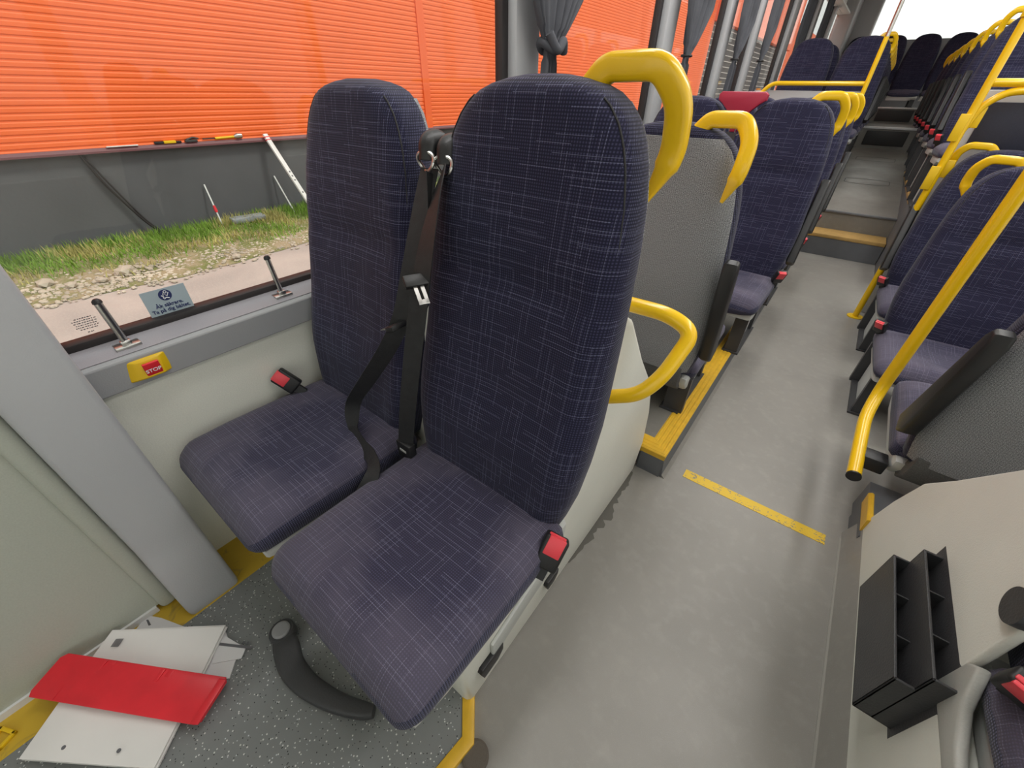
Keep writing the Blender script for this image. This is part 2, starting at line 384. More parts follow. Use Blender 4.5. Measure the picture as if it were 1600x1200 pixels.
# left wall: lower laminate, grey belt ledge, sill, window band
b = MB(); b.box(XL-.04, XL, -.1, 5.75, 0, .64); struct('wall_left', b, M['cream'], smooth=False)
b = MB(); b.prism([(XL-.06, .63), (XL+.018, .63), (XL+.022, .70), (XL+.012, .706), (XL-.062, .722), (XL-.08, .715)], 'y', -.02, 5.75)
struct('trim_4', b, [M['pillar_low']], bev=.003)
b = MB(); b.prism([(XL-.062, .7225), (XL+.010, .7075), (XL+.010, .7085), (XL-.062, .7240)], 'y', -.02, 5.75); struct('trim_5', b, M['sillm'], smooth=False)
b = MB(); b.box(XL-.09, XL-.052, -.03, 5.75, .712, .738, r=.005)
b.box(XL-.09, XL-.052, -.03, -.005, .72, 2.3); struct('trim_6', b, M['rubber'])
b = MB(); b.box(XL-.10, XL-.02, -2.4, 11.4, 2.30, 2.66); struct('wall_left_upper', b, M['ceil'], smooth=False)
b = MB(); b.box(XL-.10, XL-.04, 5.75, 11.4, .5, 1.10); struct('wall_left_rear', b, M['cream'], smooth=False)
# glazed pillars between the left windows
pil = [(1.525, 1.70), (2.94, 3.13), (4.13, 4.30), (5.02, 5.20), (6.5, 6.75), (8.0, 8.2), (9.6, 9.8)]
k = 1
ys = [-.03]+[v for p in pil for v in p]+[11.4]
for i, (y0, y1) in enumerate(pil):
    b = MB(); b.box(XL-.07, XL-.015, y0+.02, y1, .70, 2.31, r=.012); o = struct('trim_%d' % (7+i), b, M['pillar'])
    b = MB(); b.box(XL-.092, XL-.055, y0-.014, y0+.025, .73, 2.31, r=.004); s = struct('window_frame', b, M['rubber'], parent=o)
for i in range(0, len(ys), 2):
    b = MB(); b.box(XL-.079, XL-.073, ys[i]-.005, ys[i+1]+.01, .73 if i < 8 else 1.1, 2.305); struct('window_%d' % (i//2+1), b, M['glass'], smooth=False)
# front left: wide moulded pillar cover and the laminate panel beside it
prof = [(XL-.03, 1.95), (-1.055, 1.95), (-1.055, .26), (-1.035, .20), (-.995, .04), (-1.0, .0128), (XL-.03, .0128)]
b = MB(); b.prism(prof, 'y', -.128, -.001, r=.012, seg=3); struct('trim_20', b, M['pillar'], angle=50)
b = MB(); b.box(XL-.04, -1.095, -2.4, -.145, .030, 1.95); b.box(-1.12, -1.078, -.168, -.130, .016, 1.95, r=.014, seg=4)
struct('wall_left_front', b, M['panel'])
b = MB(); b.box(-1.098, -1.088, -2.4, -.175, .0128, .033); struct('baseboard_left', b, M['alu'])
# right side wall and windows (beyond the frame), front windscreen, ceiling, rear wall
b = MB(); b.box(XR, XR+.05, -2.4, 11.4, 0, .72); b.box(XR, XR+.05, -2.4, 11.4, 1.95, 2.62)
for y0 in (-2.4, -.9, .7, 2.3, 3.9, 5.5, 7.1, 8.7, 10.3): b.box(XR, XR+.05, y0, y0+.12, .72, 1.95)
struct('wall_right', b, M['cream'], smooth=False)
b = MB(); b.box(XR+.03, XR+.035, -2.4, 11.4, .72, 1.95); struct('window_20', b, M['glass'], smooth=False)
b = MB(); b.box(XL-.1, XR+.05, -2.45, -2.4, -.05, .55); b.box(XL-.1, XR+.05, -2.45, -2.4, 2.3, 2.62); struct('wall_front', b, M['panel'], smooth=False)
b = MB(); b.box(XL-.1, XR+.05, -2.42, -2.415, .55, 2.3); struct('window_21', b, M['glass'], smooth=False)
b = MB(); b.box(XL-.1, XR+.05, -2.45, 11.4, 2.66, 2.70); struct('ceiling', b, M['ceil'], smooth=False)
b = MB(); b.box(XL-.1, XR+.05, 11.4, 11.45, .8, 2.0); b.box(XL-.1, -.74, 11.4, 11.45, 2.0, 2.66, r=0); b.box(1.12, XR+.05, 11.4, 11.45, 2.0, 2.66)
b.prism([(XL-.02, .9), (-.72, .9), (-.70, 2.66), (XL-.02, 2.66)], 'y', 11.22, 11.4, r=.05, seg=3)
b.prism([(XL-.1, .9), (-1.02, .9), (-1.0, 2.66), (XL-.1, 2.66)], 'y', 10.6, 11.4, r=.05, seg=3)
struct('wall_rear', b, M['pillar'])
b = MB(); b.box(-.74, 1.12, 11.42, 11.425, 2.0, 2.66); struct('window_22', b, M['glass'], smooth=False)

# podium with the yellow ribbed edge on the left of the aisle
b = MB(); b.box(XL-.02, -.19, 1.195, 5.75, 0, .11); struct('trim_21', b, M['riser'], smooth=False)
b = MB(); b.box(XL-.02, -.215, 1.24, 5.75, .11, .1115); struct('trim_22', b, M['floor_deck'], smooth=False)
def nosing(name, path, z, w, h, m, ribs=4):
    """stepped strip: path of (x,y) outer edge points; inner side to the left of travel"""
    b = MB(); n = len(path); P = [Vector((p[0], p[1], 0)) for p in path]; offs = []
    for i in range(n):
        d1 = (P[i]-P[i-1]).normalized() if i else (P[1]-P[0]).normalized()
        d2 = (P[i+1]-P[i]).normalized() if i < n-1 else d1
        n1 = Vector((-d1.y, d1.x, 0)); n2 = Vector((-d2.y, d2.x, 0)); q = (n1+n2); q = q/(q.length**2)*2
        offs.append(q)
    prof = [(0, -h), (-.003, -.004), (0, 0)]
    for k in range(ribs):
        a = w*(k+.15)/ribs; c = w*(k+.75)/ribs
        prof += [(a, 0), (a+.002, .0025), (c, .0025), (c+.002, 0)]
    prof += [(w, 0), (w, -h)]
    rings = [[P[i]+offs[i]*a+Vector((0, 0, z+c)) for a, c in prof] for i in range(n)]
    b.loft(rings, cap=True); return struct(name, b, m, smooth=False)
nosing('trim_23', [(-.29, 1.18), (-.172, 1.18), (-.172, 4.70)], .112, .07, .03, M['nosing'])
b = MB(); b.prism([(1.175, 0), (1.195, 0), (1.195, .09), (1.18, .09)], 'x', -.262, -.172); b.prism([(-.172, .09), (-.19, .09), (-.19, 0), (-.162, 0)], 'y', 1.18, 4.7)
struct('trim_24', b, M['riser'], smooth=False)
# low light-grey sealing strip along the left podium and the coved floor edge along the right
b = MB(); b.prism([(-.164, 0), (-.150, 0), (-.164, .014)], 'y', 1.18, 4.7); b.prism([(.414, 0), (.436, 0), (.436, .09)], 'y', -2.4, 1.33); struct('trim_25', b, M['floor'], smooth=False)
b = MB(); b.box(.409, .4145, -2.4, 1.30, 0, .002); struct('trim_26', b, mat('pale_floor_weld', (.30, .29, .26), .5))

# worn yellow line across the aisle
b = MB(); b.box(-.098, .372, 1.238, 1.283, 0, .0015); tag(b.build('floor_line', M['tape'], smooth=False), 'worn yellow line taped across the grey aisle floor', 'floor marking')

# wheel box under the two front seats, left; and its twin on the right
def wheel_box(name, x0, x1, prof):
    b = MB(); b.prism(prof, 'x', x0, x1, r=min(.018, (x1-x0)*.35), seg=3); return struct(name, b, M['box'], angle=50)
prof = [(.20, 0), (.19, .22), (.24, .30), (.50, .30), (.56, .76), (.66, .86), (.79, .80), (.92, .64), (1.03, .52), (1.10, .43), (1.155, .30), (1.185, .14), (1.15, .0)]
wheel_box('trim_27', XL, -.262, prof)
profr = [(-2.3, 0), (-2.3, .385), (.655, .385), (.675, .82), (.74, .90), (.84, .84), (.96, .66), (1.10, .50), (1.20, .395), (1.262, .26), (1.315, .10), (1.325, .0)]
wheel_box('trim_28', .436, .453, profr)
profi = [(-2.3, 0), (-2.3, .383), (.74, .383), (.86, .74), (.96, .64), (1.10, .48), (1.20, .38), (1.25, .25), (1.30, .10), (1.31, .0)]
wheel_box('trim_51', .4535, XR, profi)
# right podium behind the box
b = MB(); b.box(.4365, XR, 1.0, 1.50, 0, .12); b.box(.430, .445, 1.26, 1.42, 0, .082); struct('trim_29', b, M['riser'], smooth=False)
nosing('trim_30', [(.431, 1.42), (.431, 1.285)], .135, .012, .055, M['nosing'], 1)

# two steps up to the rear deck
b = MB(); b.box(-.172, .425, 4.705, 4.95, 0, .16); struct('trim_31', b, M['riser'], smooth=False)
b = MB(); b.box(-.172, .425, 4.70, 4.95, .155, .185, r=.004); struct('trim_32', b, M['nosing_d'])
b = MB(); b.prism([(4.95, 0), (4.95, .335), (8.0, .63), (8.0, 0)], 'x', -.175, .43); struct('floor_rear', b, M['floor_deck'], smooth=False)
b = MB(); b.box(-.175, .43, 4.94, 4.975, .325, .342, r=.003); struct('trim_33', b, M['riser'])
b = MB(); b.box(-.175, .43, 8.0, 9.7, 0, .855); b.box(-.175, .43, 9.7, 10.6, 0, 1.05); struct('floor_rear_upper', b, M['floor_deck'], smooth=False)
b = MB(); b.box(-.175, .43, 7.985, 8.05, .85, .875, r=.003); b.box(-.175, .43, 9.68, 9.74, 1.045, 1.065, r=.003); struct('trim_34', b, M['alu'])
b = MB(); b.box(-.10, .35, 7.985, 7.999, .665, .83, r=.006); b.box(-.10, .35, 9.683, 9.699, .88, 1.03, r=.006); struct('trim_35', b, M['dark'])
# service hatches in the deck floor
b = MB(); sl = (.63-.335)/3.05
for yc, hw in ((6.15, .20), (7.3, .20)):
    pts = [(.12+hw*max(-1, min(1, 1.35*math.cos(a))), yc+.12*math.sin(a)) for a in [2*PI*i/40 for i in range(40)]]
    pin = [(.12+(p[0]-.12)*.975, yc+(p[1]-yc)*.93) for p in pts]
    zz = lambda y: .335+(y-4.95)*sl+.002
    V = [(x, y, zz(y)) for x, y in pts]+[(x, y, zz(y)) for x, y in pin]
    b.add(V, [(i, (i+1) % 40, 40+(i+1) % 40, 40+i) for i in range(40)])
struct('trim_36', b, M['dark'], smooth=False)
# side podiums of the rear deck
b = MB(); b.box(XL-.03, -.175, 5.75, 11.4, 0, .50); struct('trim_37', b, M['riser'], smooth=False)
nosing('trim_38', [(-.172, 5.72), (-.172, 10.6)], .515, .05, .03, M['nosing_d'], 2)
b = MB(); b.box(.43, XR, 4.1, 11.4, 0, .50); struct('trim_39', b, M['riser'], smooth=False)
nosing('trim_40', [(.427, 10.6), (.427, 4.80), (.55, 4.80)], .515, .05, .03, M['nosing_d'], 2)

# ------------------------------------------------------------------ seats
def ring_xy(w, d, n=48, e=3.2):
    P = []
    for k in range(n*4):
        a = 2*PI*k/(n*4); c, s_ = math.cos(a), math.sin(a)
        P.append((w*math.copysign(abs(c)**(2/e), c), d*math.copysign(abs(s_)**(2/e), s_)))
    L = [0]
    for i in range(len(P)): L.append(L[-1]+math.dist(P[i], P[(i+1) % len(P)]))
    out = []; tot = L[-1]; j = 0
    for k in range(n):
        t = tot*k/n
        while L[j+1] < t: j += 1
        f = (t-L[j])/max(1e-9, L[j+1]-L[j]); p, q = P[j], P[(j+1) % len(P)]
        out.append((p[0]+(q[0]-p[0])*f, p[1]+(q[1]-p[1])*f, t))
    return out, tot
def lerp_t(T, x):
    if x <= T[0][0]: return T[0][1]
    for (a, p), (c, q) in zip(T, T[1:]):
        if x <= c:
            t = (x-a)/(c-a); t = t*t*(3-2*t) if False else t
            return p+(q-p)*t
    return T[-1][1]
def gau(x, m, s_): return math.exp(-((x-m)/s_)**2)
WT = [(0, .200), (.10, .217), (.22, .227), (.32, .228), (.45, .222), (.60, .216), (.72, .209), (.80, .200), (.86, .188), (.90, .175), (.93, .160), (.955, .141), (.975, .116), (.988, .088), (.996, .056), (1, .028)]
def back_center(s, H, lean):
    """y of the pad's middle plane, z, at parameter s"""
    y = .478+lean*s*H/.8+.014*math.sin(PI*min(1, s*1.15))*0-.012*gau(s, .22, .15)
    return y
def make_back(n=56, NS=44, H=.80, z0=.385, lean=.150, hi=True):
    """backrest pad, open to its rear cover"""
    main = MB(); rings = []; uvs = []
    for i in range(NS+1):
        t = i/NS; s = 1-(1-t)**1.35 if t > 0 else 0
        w = lerp_t(WT, s); d = .052*(min(1, (w/.12)) ** .6) if s > .8 else .052+.006*(1-s)
        yc = back_center(s, H, lean); z = z0+s*H
        pts, tot = ring_xy(w, d, n, 4.0); R = []; U = []
        for (x, y, a) in pts:
            u = x/max(w, 1e-6); yy = yc+y
            if y < 0:
                f = 1-min(1, abs(u))**4
                yy += f*(.010*gau(s, .62, .035)+.006*gau(s, .34, .05)*gau(u, 0, .5)-.004)+.010*f*gau(u, 0, .45)*gau(s, .45, .35)
                yy -= .010*gau(abs(u), .82, .16)*min(1, max(0, (.9-s)/.3))
            R.append((x, yy, z)); U.append((x+math.copysign(max(0, y+d*.6), x), s*H+(0 if y < 0 else .0)))
        rings.append(R); uvs.append(U)
    # cap bottom / top with the last rings
    main.loft(rings, True, uvs)
    # bolster material on the side quarter of each ring
    for fi, f in enumerate(main.F):
        if len(f) == 4:
            j = f[0] % n; x, y = rings[f[0]//n][j][0], rings[f[0]//n][j][1]
            i_ = f[0]//n; wq = abs(rings[i_][0][0]); s = (rings[i_][0][2]-z0)/H
            yc = back_center(s, H, lean)
            if y > yc-.036 or (s > .975): main.m[fi] = 1
    return main
def make_cover(n=56, NS=30, H=.80, z0=.385, lean=.150):
    b = MB(); rings = []; uvs = []
    for i in range(NS+1):
        s = .015+.945*i/NS; w0 = lerp_t(WT, s); yc = back_center(s, H, lean); z = z0+s*H
        dd = .052*(min(1, (w0/.12))**.6) if s > .8 else .052+.006*(1-s)
        R = []; U = []
        for k in range(33):
            u = math.sin((-1+2*k/32)*PI/2)*.972; x = w0*u
            y = yc+dd*(1-abs(u)**4)**.25+.002+.009*(1-abs(u/.972)**10)
            R.append((x, y, z)); U.append((x, s*H))
        rings.append(R); uvs.append(U)
    # close by returning on an inner sheet
    full = []; fu = []
    for R, U in zip(rings, uvs):
        full.append(R+[(x*.97, y-.012, z) for x, y, z in R[::-1]]); fu.append(U+U[::-1])
    b.loft(full, True, fu); return b
def make_cushion(n=48, NS=34, Lc=.455, w=.223, th=.058, zt=.380):
    b = MB(); rings = []; uvs = []; va = 0; py = None
    for i in range(NS+1):
        t = i/NS; s = t**1.0; s = .5-.5*math.cos(PI*t)
        y = s*Lc
        # width shrinks at the rounded front corners; thickness too
        e = min(1, s/.13); fw = (1-(1-e)**2.6)**(1/2.6); fr = min(1, (1-s)/.06); fb = (1-(1-fr)**2)**.5
        ww = (w-.004*gau(s, .0, .3))*(.80+.20*fw)*(.9+.1*fb); y += .010
        e2 = min(1, s/.13); ft = (1-(1-e2)**2)**.5
        tt = th*max(.05, ft)*max(.25, fb)
        zc = zt+.006-.016*(1-e2)**2-.020*s
        if py is not None: va += math.hypot(y-py[0], tt-py[1])
        py = (y, tt)
        pts, tot = ring_xy(ww, tt, n, 2.9); R = []; U = []
        for (x, z, a) in pts:
            u = x/ww; zz = zc+z
            if z > 0:
                q = 1-min(1, abs(u))**3
                zz += q*(-.012*gau(s, .62, .28)*gau(u, 0, .55))+.008*gau(abs(u), .85, .18)*min(1, s/.3)
                zz += .006*gau(s, .84, .05)*q
            R.append((x, y, zz)); U.append((x+math.copysign(max(0, tt*.6-z), x), va))
        rings.append(R); uvs.append(U)
    b.loft(rings, True, uvs)
    for fi, f in enumerate(b.F):
        if len(f) == 4:
            i_ = f[0]//n; j = f[0] % n; zmid = sum(p[2] for p in rings[i_])/n
            if rings[i_][j][2] < zmid+.010: b.m[fi] = 1
    return b
BACK = make_back(); COVER = make_cover(); CUSH = make_cushion()
MESH = {}
def shared(key, name, mbf, mats, parent, **k):
    """first time builds the mesh, later objects share it"""
    if key in MESH:
        o = D.objects.new(name, MESH[key]); COL.objects.link(o); o.parent = parent; WM[o.name] = wm(parent); return o
    o = mbf().build(name, mats, parent, local=True, **k); MESH[key] = o.data; return o
def handle_mb(side):
    """yellow grab handle looping over the shoulder of the backrest; side=+1 -> +x"""
    b = MB(); s = side
    P = [(.050*s, .655, 1.165), (.105*s, .672, 1.222), (.170*s, .68, 1.226), (.205*s, .69, 1.19), (.214*s, .70, 1.12), (.196*s, .705, 1.085), (.178*s, .70, 1.045)]
    P = [(.020*s, .645, 1.120), (.086*s, .650, 1.193), (.166*s, .655, 1.195), (.1965*s, .672, 1.155), (.197*s, .690, 1.085), (.172*s, .672, 1.015)]
    pts = fillet(P, [.014, .018, .03, .025], 6)
    n = len(pts); r = [1.0]*n
    b2 = MB(); rings = []
    for i, p in enumerate(pts):
        T = (pts[min(i+1, n-1)]-pts[max(i-1, 0)]).normalized(); yv = Vector((0, 1, 0)); yv = (yv-T*yv.dot(T)).normalized(); w = T.cross(yv)
        tp = 1.0 if i < n-2 else (.8 if i == n-2 else .25)
        hw, hd = .0185*tp, .0150*tp
        rings.append([p+w*hw*math.copysign(abs(math.cos(a))**.58, math.cos(a))+yv*hd*math.copysign(abs(math.sin(a))**.58, math.sin(a)) for a in [2*PI*k/20 for k in range(20)]])
    b.loft(rings, True)
    # foot plate against the side of the backrest
    pass
    return b
def buckle(parent, loc, rz=0, tilt=0, sc=1.0, roll=0):
    Mx = Matrix.Translation(loc) @ Matrix.Rotation(rz, 4, 'Z') @ Matrix.Rotation(tilt, 4, 'X') @ Matrix.Rotation(roll, 4, 'Y') @ Matrix.Scale(sc, 4)
    b = MB(); b.box(-.024, .024, -.014, .014, -.035, .035, r=.006, seg=3, M=Mx); b.box(-.011, .011, -.006, .006, -.060, -.03, M=Mx)
    o = b.build('buckle', M['black'], parent, local=True)
    b = MB(); b.box(-.019, .016, -.008, .0, .005, .0375, r=.002, M=Mx @ Matrix.Translation((0, 0, .0)))
    b.box(-.017, .017, -.0155, -.008, -.004, .036, r=.002, M=Mx)
    b.build('release_button', M['red'], o, local=True); return o
def armrest_mb(side, up=True):
    s = side; b = MB()
    # raised armrest lying along the side of the backrest
    b2 = [(.47, .50), (.52, .47), (.565, .50), (.66, .83), (.655, .86), (.63, .865), (.605, .84)]
    b.prism(b2, 'x', min(.222*s, .262*s), max(.222*s, .262*s), r=.010, seg=3); return b
def legs_mb(hs, h0):
    """pedestal under the aisle side: pale plate with a dark front flange, standing at local height h0"""
    b = MB(); x = .165*hs
    b.box(x-.014, x+.014, .13, .40, h0+.006, .345); b.box(x-.05, x+.03, .42, .45, h0, .33, mi=1); b.box(x-.03, x+.03, .10, .13, h0, .33, mi=1)
    b.box(x-.04, x+.04, .09, .46, h0, h0+.010, mi=1); return b
def shell_mb():
    b = MB(); b.prism([(.03, .325), (.10, .30), (.46, .285), (.50, .33), (.50, .355), (.03, .352)], 'x', -.205, .205, r=.012, seg=2); return b
def piping_mb():
    b = MB(); P = []
    H, z0, lean = .80, .385, .150
    for k in range(121):
        a = k/120*2-1; q = 1-abs(a); s = min(1, q*2)*.965 if abs(a) > .0 else .965
        s = .06+.905*math.sin(min(1, q*1.45)*PI/2)**.9 if q*1.45 < 1 else .965
        P.append(None)
    S = [.05+.915*(1-(1-i/44)**1.5) for i in range(45)]
    for sg in (-1, 1):
        pts = []
        for s in S:
            w = lerp_t(WT, s); d = .052*(min(1, (w/.12)) ** .6) if s > .8 else .052+.006*(1-s)
            cz = .955; cx = (1-cz**4)**.25 if False else .93
            yy = -d*(1-cx**4)**.25
            pts.append((sg*w*cx*1.003, back_center(s, H, lean)+yy-.001, z0+s*H))
        b.tube(pts, .0016, 6)
    return b
def lowcover_mb():
    b = MB(); b.prism([(.50, .42), (.545, .42), (.535, .335), (.485, .290), (.46, .30), (.48, .34)], 'x', -.18, .18, r=.006); return b
def make_seat(label, x, y, z0=0.0, face=1, hs=0, arm=0, knit_back=True, leg=None, group=None, bk=0, zs=1.0, shell=True, handle=True, fabs=('fab', 'fab_side', 'fab_seat'), low=False, pip=True):
    t = thing('bus_seat', label, 'seat', (x, y, z0), 0 if face == 1 else PI, group)
    fb, fs, fc = (M[q] for q in fabs); fcs = M['fab_seat_side']; key = fabs[0]
    bk_ = shared('back'+key, 'backrest', lambda: BACK, [fb, fs], t, angle=60)
    if pip: shared('pip', 'piping', piping_mb, [M['belt']], bk_)
    shared('cush'+key, 'cushion', lambda: CUSH, [fc, fcs], t, angle=60)
    if knit_back: shared('cover', 'back_cover', lambda: COVER, [M['knit']], t, angle=60)
    if low: shared('low', 'lower_cover', lowcover_mb, [M['knit_low']], t)
    if hs and handle: shared('handle%d' % hs, 'grab_handle', lambda: handle_mb(hs), [M['yellow']], t, angle=50)
    if shell: shared('shell', 'seat_shell', shell_mb, [M['lgrey']], t)
    if leg is not None: shared('legs%d_%.3f' % (hs or 1, leg), 'pedestal', lambda: legs_mb(hs or 1, leg), [M['lgrey'], M['dgrey']], t, smooth=False)
    if arm: shared('arm%d' % arm, 'armrest', lambda: armrest_mb(arm), [M['black']], t)
    if bk: buckle(t, (.228*bk, .385, .445), rz=.5*bk, tilt=.5)
    if zs != 1.0: t.scale = (1, 1, zs)
    return t
GL = 'navy seats in rows on the left of the aisle'
GR = 'navy seats in rows on the right of the aisle'
def ribbon(path, wdirs, w=.046, th=.0022, k=5):
    """flat webbing strip: path points, one width direction per point"""
    P = smoothpath(path, k); W = smoothpath(wdirs, k); b = MB(); rings = []
    for i, (p, q) in enumerate(zip(P, W)):
        T = (P[min(i+1, len(P)-1)]-P[max(i-1, 0)]).normalized(); q = (q-T*q.dot(T)).normalized(); nn = T.cross(q)
        rings.append([p+q*w/2+nn*th/2, p+q*w/2-nn*th/2, p-q*w/2-nn*th/2, p-q*w/2+nn*th/2])
    return b.loft(rings, True)

# ---- the two seats on the left wheel box
sA = make_seat('navy woven aisle seat in front, the nearest and largest, with dusty cushion', -.434, .030, .036, 1, hs=1)
sW = make_seat('navy woven window seat in front, under the stop button ledge', -.915, .030, .030, 1)
buckle(sA, (.226, .388, .402), rz=.50, tilt=-.55, sc=1.05, roll=.35)
buckle(sW, (-.200, .330, .462), rz=.95, tilt=-.30, sc=1.0, roll=-.75)
# seat belt of the aisle seat: guide loop on the shoulder, webbing, tongue, lower anchor
def belt(parent, guide, path, wd, tongue, tdir, w=.046):
    b = ribbon(path, wd, w*.86); o = b.build('seat_belt', M['belt'], parent, smooth=True)
    g = Vector(guide); b = MB()
    P = fillet([g+Vector((-.004, .055, -.03)), g+Vector((-.010, .030, .018)), g+Vector((0, -.012, .010)), g+Vector((.004, -.018, -.022))], .02)
    b.tube(P, .014, 12, sx=1.2, sy=.7); b.build('belt_arm', M['black'], o)
    b = MB(); c = g+Vector((.002, -.022, -.024))
    b.tube([c+Vector((.020*math.cos(a), .004*math.sin(a*2), .016*math.sin(a))) for a in [2*PI*i/20 for i in range(21)]], .0035, 8); b.build('guide_ring', M['chrome'], o)
    t = Vector(tongue); d = Vector(tdir).normalized(); Mx = Matrix.Translation(t) @ d.to_track_quat('X', 'Z').to_matrix().to_4x4()
    b = MB(); b.box(-.014, .012, -.024, .024, -.006, .006, r=.003, M=Mx); b.build('tongue_grip', M['black'], o)
    b = MB(); b.box(.010, .048, -.010, -.003, -.0012, .0012, M=Mx); b.box(.010, .048, .003, .010, -.0012, .0012, M=Mx); b.box(.040, .050, -.010, .010, -.0012, .0012, M=Mx)
    b.build('belt_tongue', M['chrome'], o); return o
belt(sA, (-.604, .600, 1.110), [(-.606, .578, 1.078), (-.588, .540, 1.045), (-.576, .500, .984), (-.577, .472, .907), (-.586, .452, .817), (-.600, .430, .70), (-.618, .416, .59), (-.632, .410, .51), (-.640, .405, .46)],
     [(.7, -.7, 0), (.8, -.5, 0), (.9, -.1, 0), (.9, .2, 0), (.9, .4, 0), (.9, .4, 0), (.9, .4, 0), (.9, .4, 0), (.9, .4, 0)], (-.578, .462, .908), (.75, -.35, -.6))
belt(sW, (-.640, .590, 1.115), [(-.634, .572, 1.08), (-.628, .535, 1.013), (-.628, .492, .914), (-.640, .458, .812), (-.684, .436, .726), (-.764, .418, .618), (-.828, .400, .526), (-.815, .375, .462), (-.745, .352, .455), (-.680, .335, .470), (-.640, .305, .462), (-.645, .25, .405)],
     [(.9, .2, 0), (.9, .3, 0), (.9, .4, 0), (.85, .5, 0), (.7, .6, -.3), (.55, .6, -.4), (.6, .7, .3), (.1, .5, .85), (.0, .55, .8), (.2, .6, .75), (.7, .6, .3), (.9, .3, .2)], (-.640, .446, .800), (-.93, -.05, -.42), w=.044)
b = ribbon([(-.622, .560, 1.075), (-.606, .535, 1.00), (-.604, .490, .92), (-.612, .474, .84)], [(.4, -.9, 0)]*4, .03); b.build('spare_webbing', M['belt'], sW)
b = MB(); b.box(-.662, -.612, .398, .420, .440, .495, r=.004); a_ = b.build('belt_anchor', M['black'], sA)
b = MB(); b.box(-.648, -.626, .3965, .3980, .470, .476); b.build('anchor_label', M['lgrey'], a_)
# black end caps and slots on the side of the left wheel box
for n_, (y0, y1, z0, z1) in enumerate(((.235, .315, .088, .140), (.505, .565, .075, .115), (.515, .535, .185, .200))):
    b = MB(); b.prism([(y0, z1-.012), (y0+.006, z1), (y1, z1), (y1, z0+.02), (y1-.02, z0), (y0+.01, z0)], 'x', -.266, -.250, r=.002)
    tag(b.build('slot_cover', M['black']), ['black rectangular cap low on the box side, under the seat front corner', 'black cap on the box side below the red buckle', 'small dark slot just under the red buckle of the front seat'][n_], 'cap')
b = MB(); b.prism([(.28, .19), (.42, .225), (.50, .235), (.53, .26), (.53, .20), (.50, .165), (.40, .15), (.28, .12)], 'x', -.262, -.252, r=.004)
tag(b.build('side_trim', M['lgrey']), 'pale plastic trim strip along the box below the aisle seat cushion', 'trim')
# yellow grab rail behind the aisle seat
t = thing('grab_rail', 'curved yellow tube rail sticking out behind the front aisle seat', 'grab rail', (-.24, .75, .75))
b = MB(); b.tube(fillet([(-.30, .765, .842), (-.19, .765, .845), (-.135, .76, .825), (-.155, .70, .745), (-.185, .675, .700), (-.275, .665, .655)], [.05, .04, .04, .05], 8), .0155, 18); b.build('rail_tube', M['yellow'], t)

# ---- rows on the left podium
make_seat('grey-backed aisle seat turned away, right behind the front aisle seat', -.425, 1.905, -.045, -1, hs=-1, arm=-1, leg=.155, low=True)
make_seat('grey-backed window seat turned away, mostly hidden by the front aisle seat', -.880, 1.905, -.045, -1, low=True, leg=.155)
names = ['first', 'second', 'third', 'fourth', 'fifth', 'sixth', 'seventh']
for i in range(3):
    y = 2.02+.76*i
    make_seat('navy aisle seat on the left podium, %s in the row facing the camera' % names[i], -.345, y, .005, 1, hs=1, arm=1, leg=.105, bk=1, group=GL)
    make_seat('navy window seat on the left podium, %s from the grey-backed pair' % names[i], -.820, y, .005, 1, group=GL, leg=.105)
# dark red crests between seats
def crest(x, y, z, label):
    t = thing('belt_crest', label, 'belt guide', (x, y, z-.2))
    P = [(-.11, 0), (-.098, .012), (.098, .012), (.112, 0), (.110, -.022), (.085, -.038), (.055, -.065), (.030, -.10), (.016, -.155), (-.016, -.155), (-.030, -.10), (-.055, -.065), (-.085, -.038), (-.108, -.022)]
    P = [(x+a, z+c) for a, c in P]
    b = MB(); b.prism(P, 'y', y-.018, y+.018, r=.006, seg=2); b.build('crest_panel', M['crest'], t)
    for s_ in (-1, 1):
        b = MB(); b.tube([Vector((x+s_*.026+.012*math.cos(a), y-.03, z-.15+.016*math.sin(a))) for a in [2*PI*i/14 for i in range(15)]], .003, 6); b.build('guide_ring', M['chrome'], t)
    b = ribbon([(x, y-.032, z-.155), (x-.01, y-.06, z-.30), (x-.015, y-.09, z-.45), (x-.01, y-.13, z-.62)], [(1, 0, 0)]*4, .05); b.build('webbing', M['belt'], t)
crest(-.578, 2.60, 1.198, 'dark red plastic belt guide between the first podium seats on the left')
crest(.835, 2.62, .60, 'dark red plastic belt guide between the first facing seats on the right')

# ---- rows on the right
make_seat('grey-backed seat turned away on the right, beside the yellow pole', .640, 1.945, -.085, -1, hs=1, arm=1, low=True, handle=False)
make_seat('grey-backed window seat turned away on the right, at the picture edge', 1.10, 1.945, -.085, -1, low=True, handle=False, leg=.088)
for i in range(2):
    make_seat('navy aisle seat on the right, %s behind the grey-backed seat' % names[i], .585, 2.02+.72*i, -.075, 1, hs=-1, arm=(-1 if i == 1 else 0), leg=.084, bk=-1, zs=.9, group=GR)
    make_seat('navy window seat on the right, %s behind the grey-backed window seat' % names[i], 1.06, 2.02+.72*i, -.075, 1, zs=.9, group=GR, leg=.084)
make_seat('navy front seat at the lower right corner with a red buckle', .676, .205, .10, 1, bk=-1, knit_back=False)

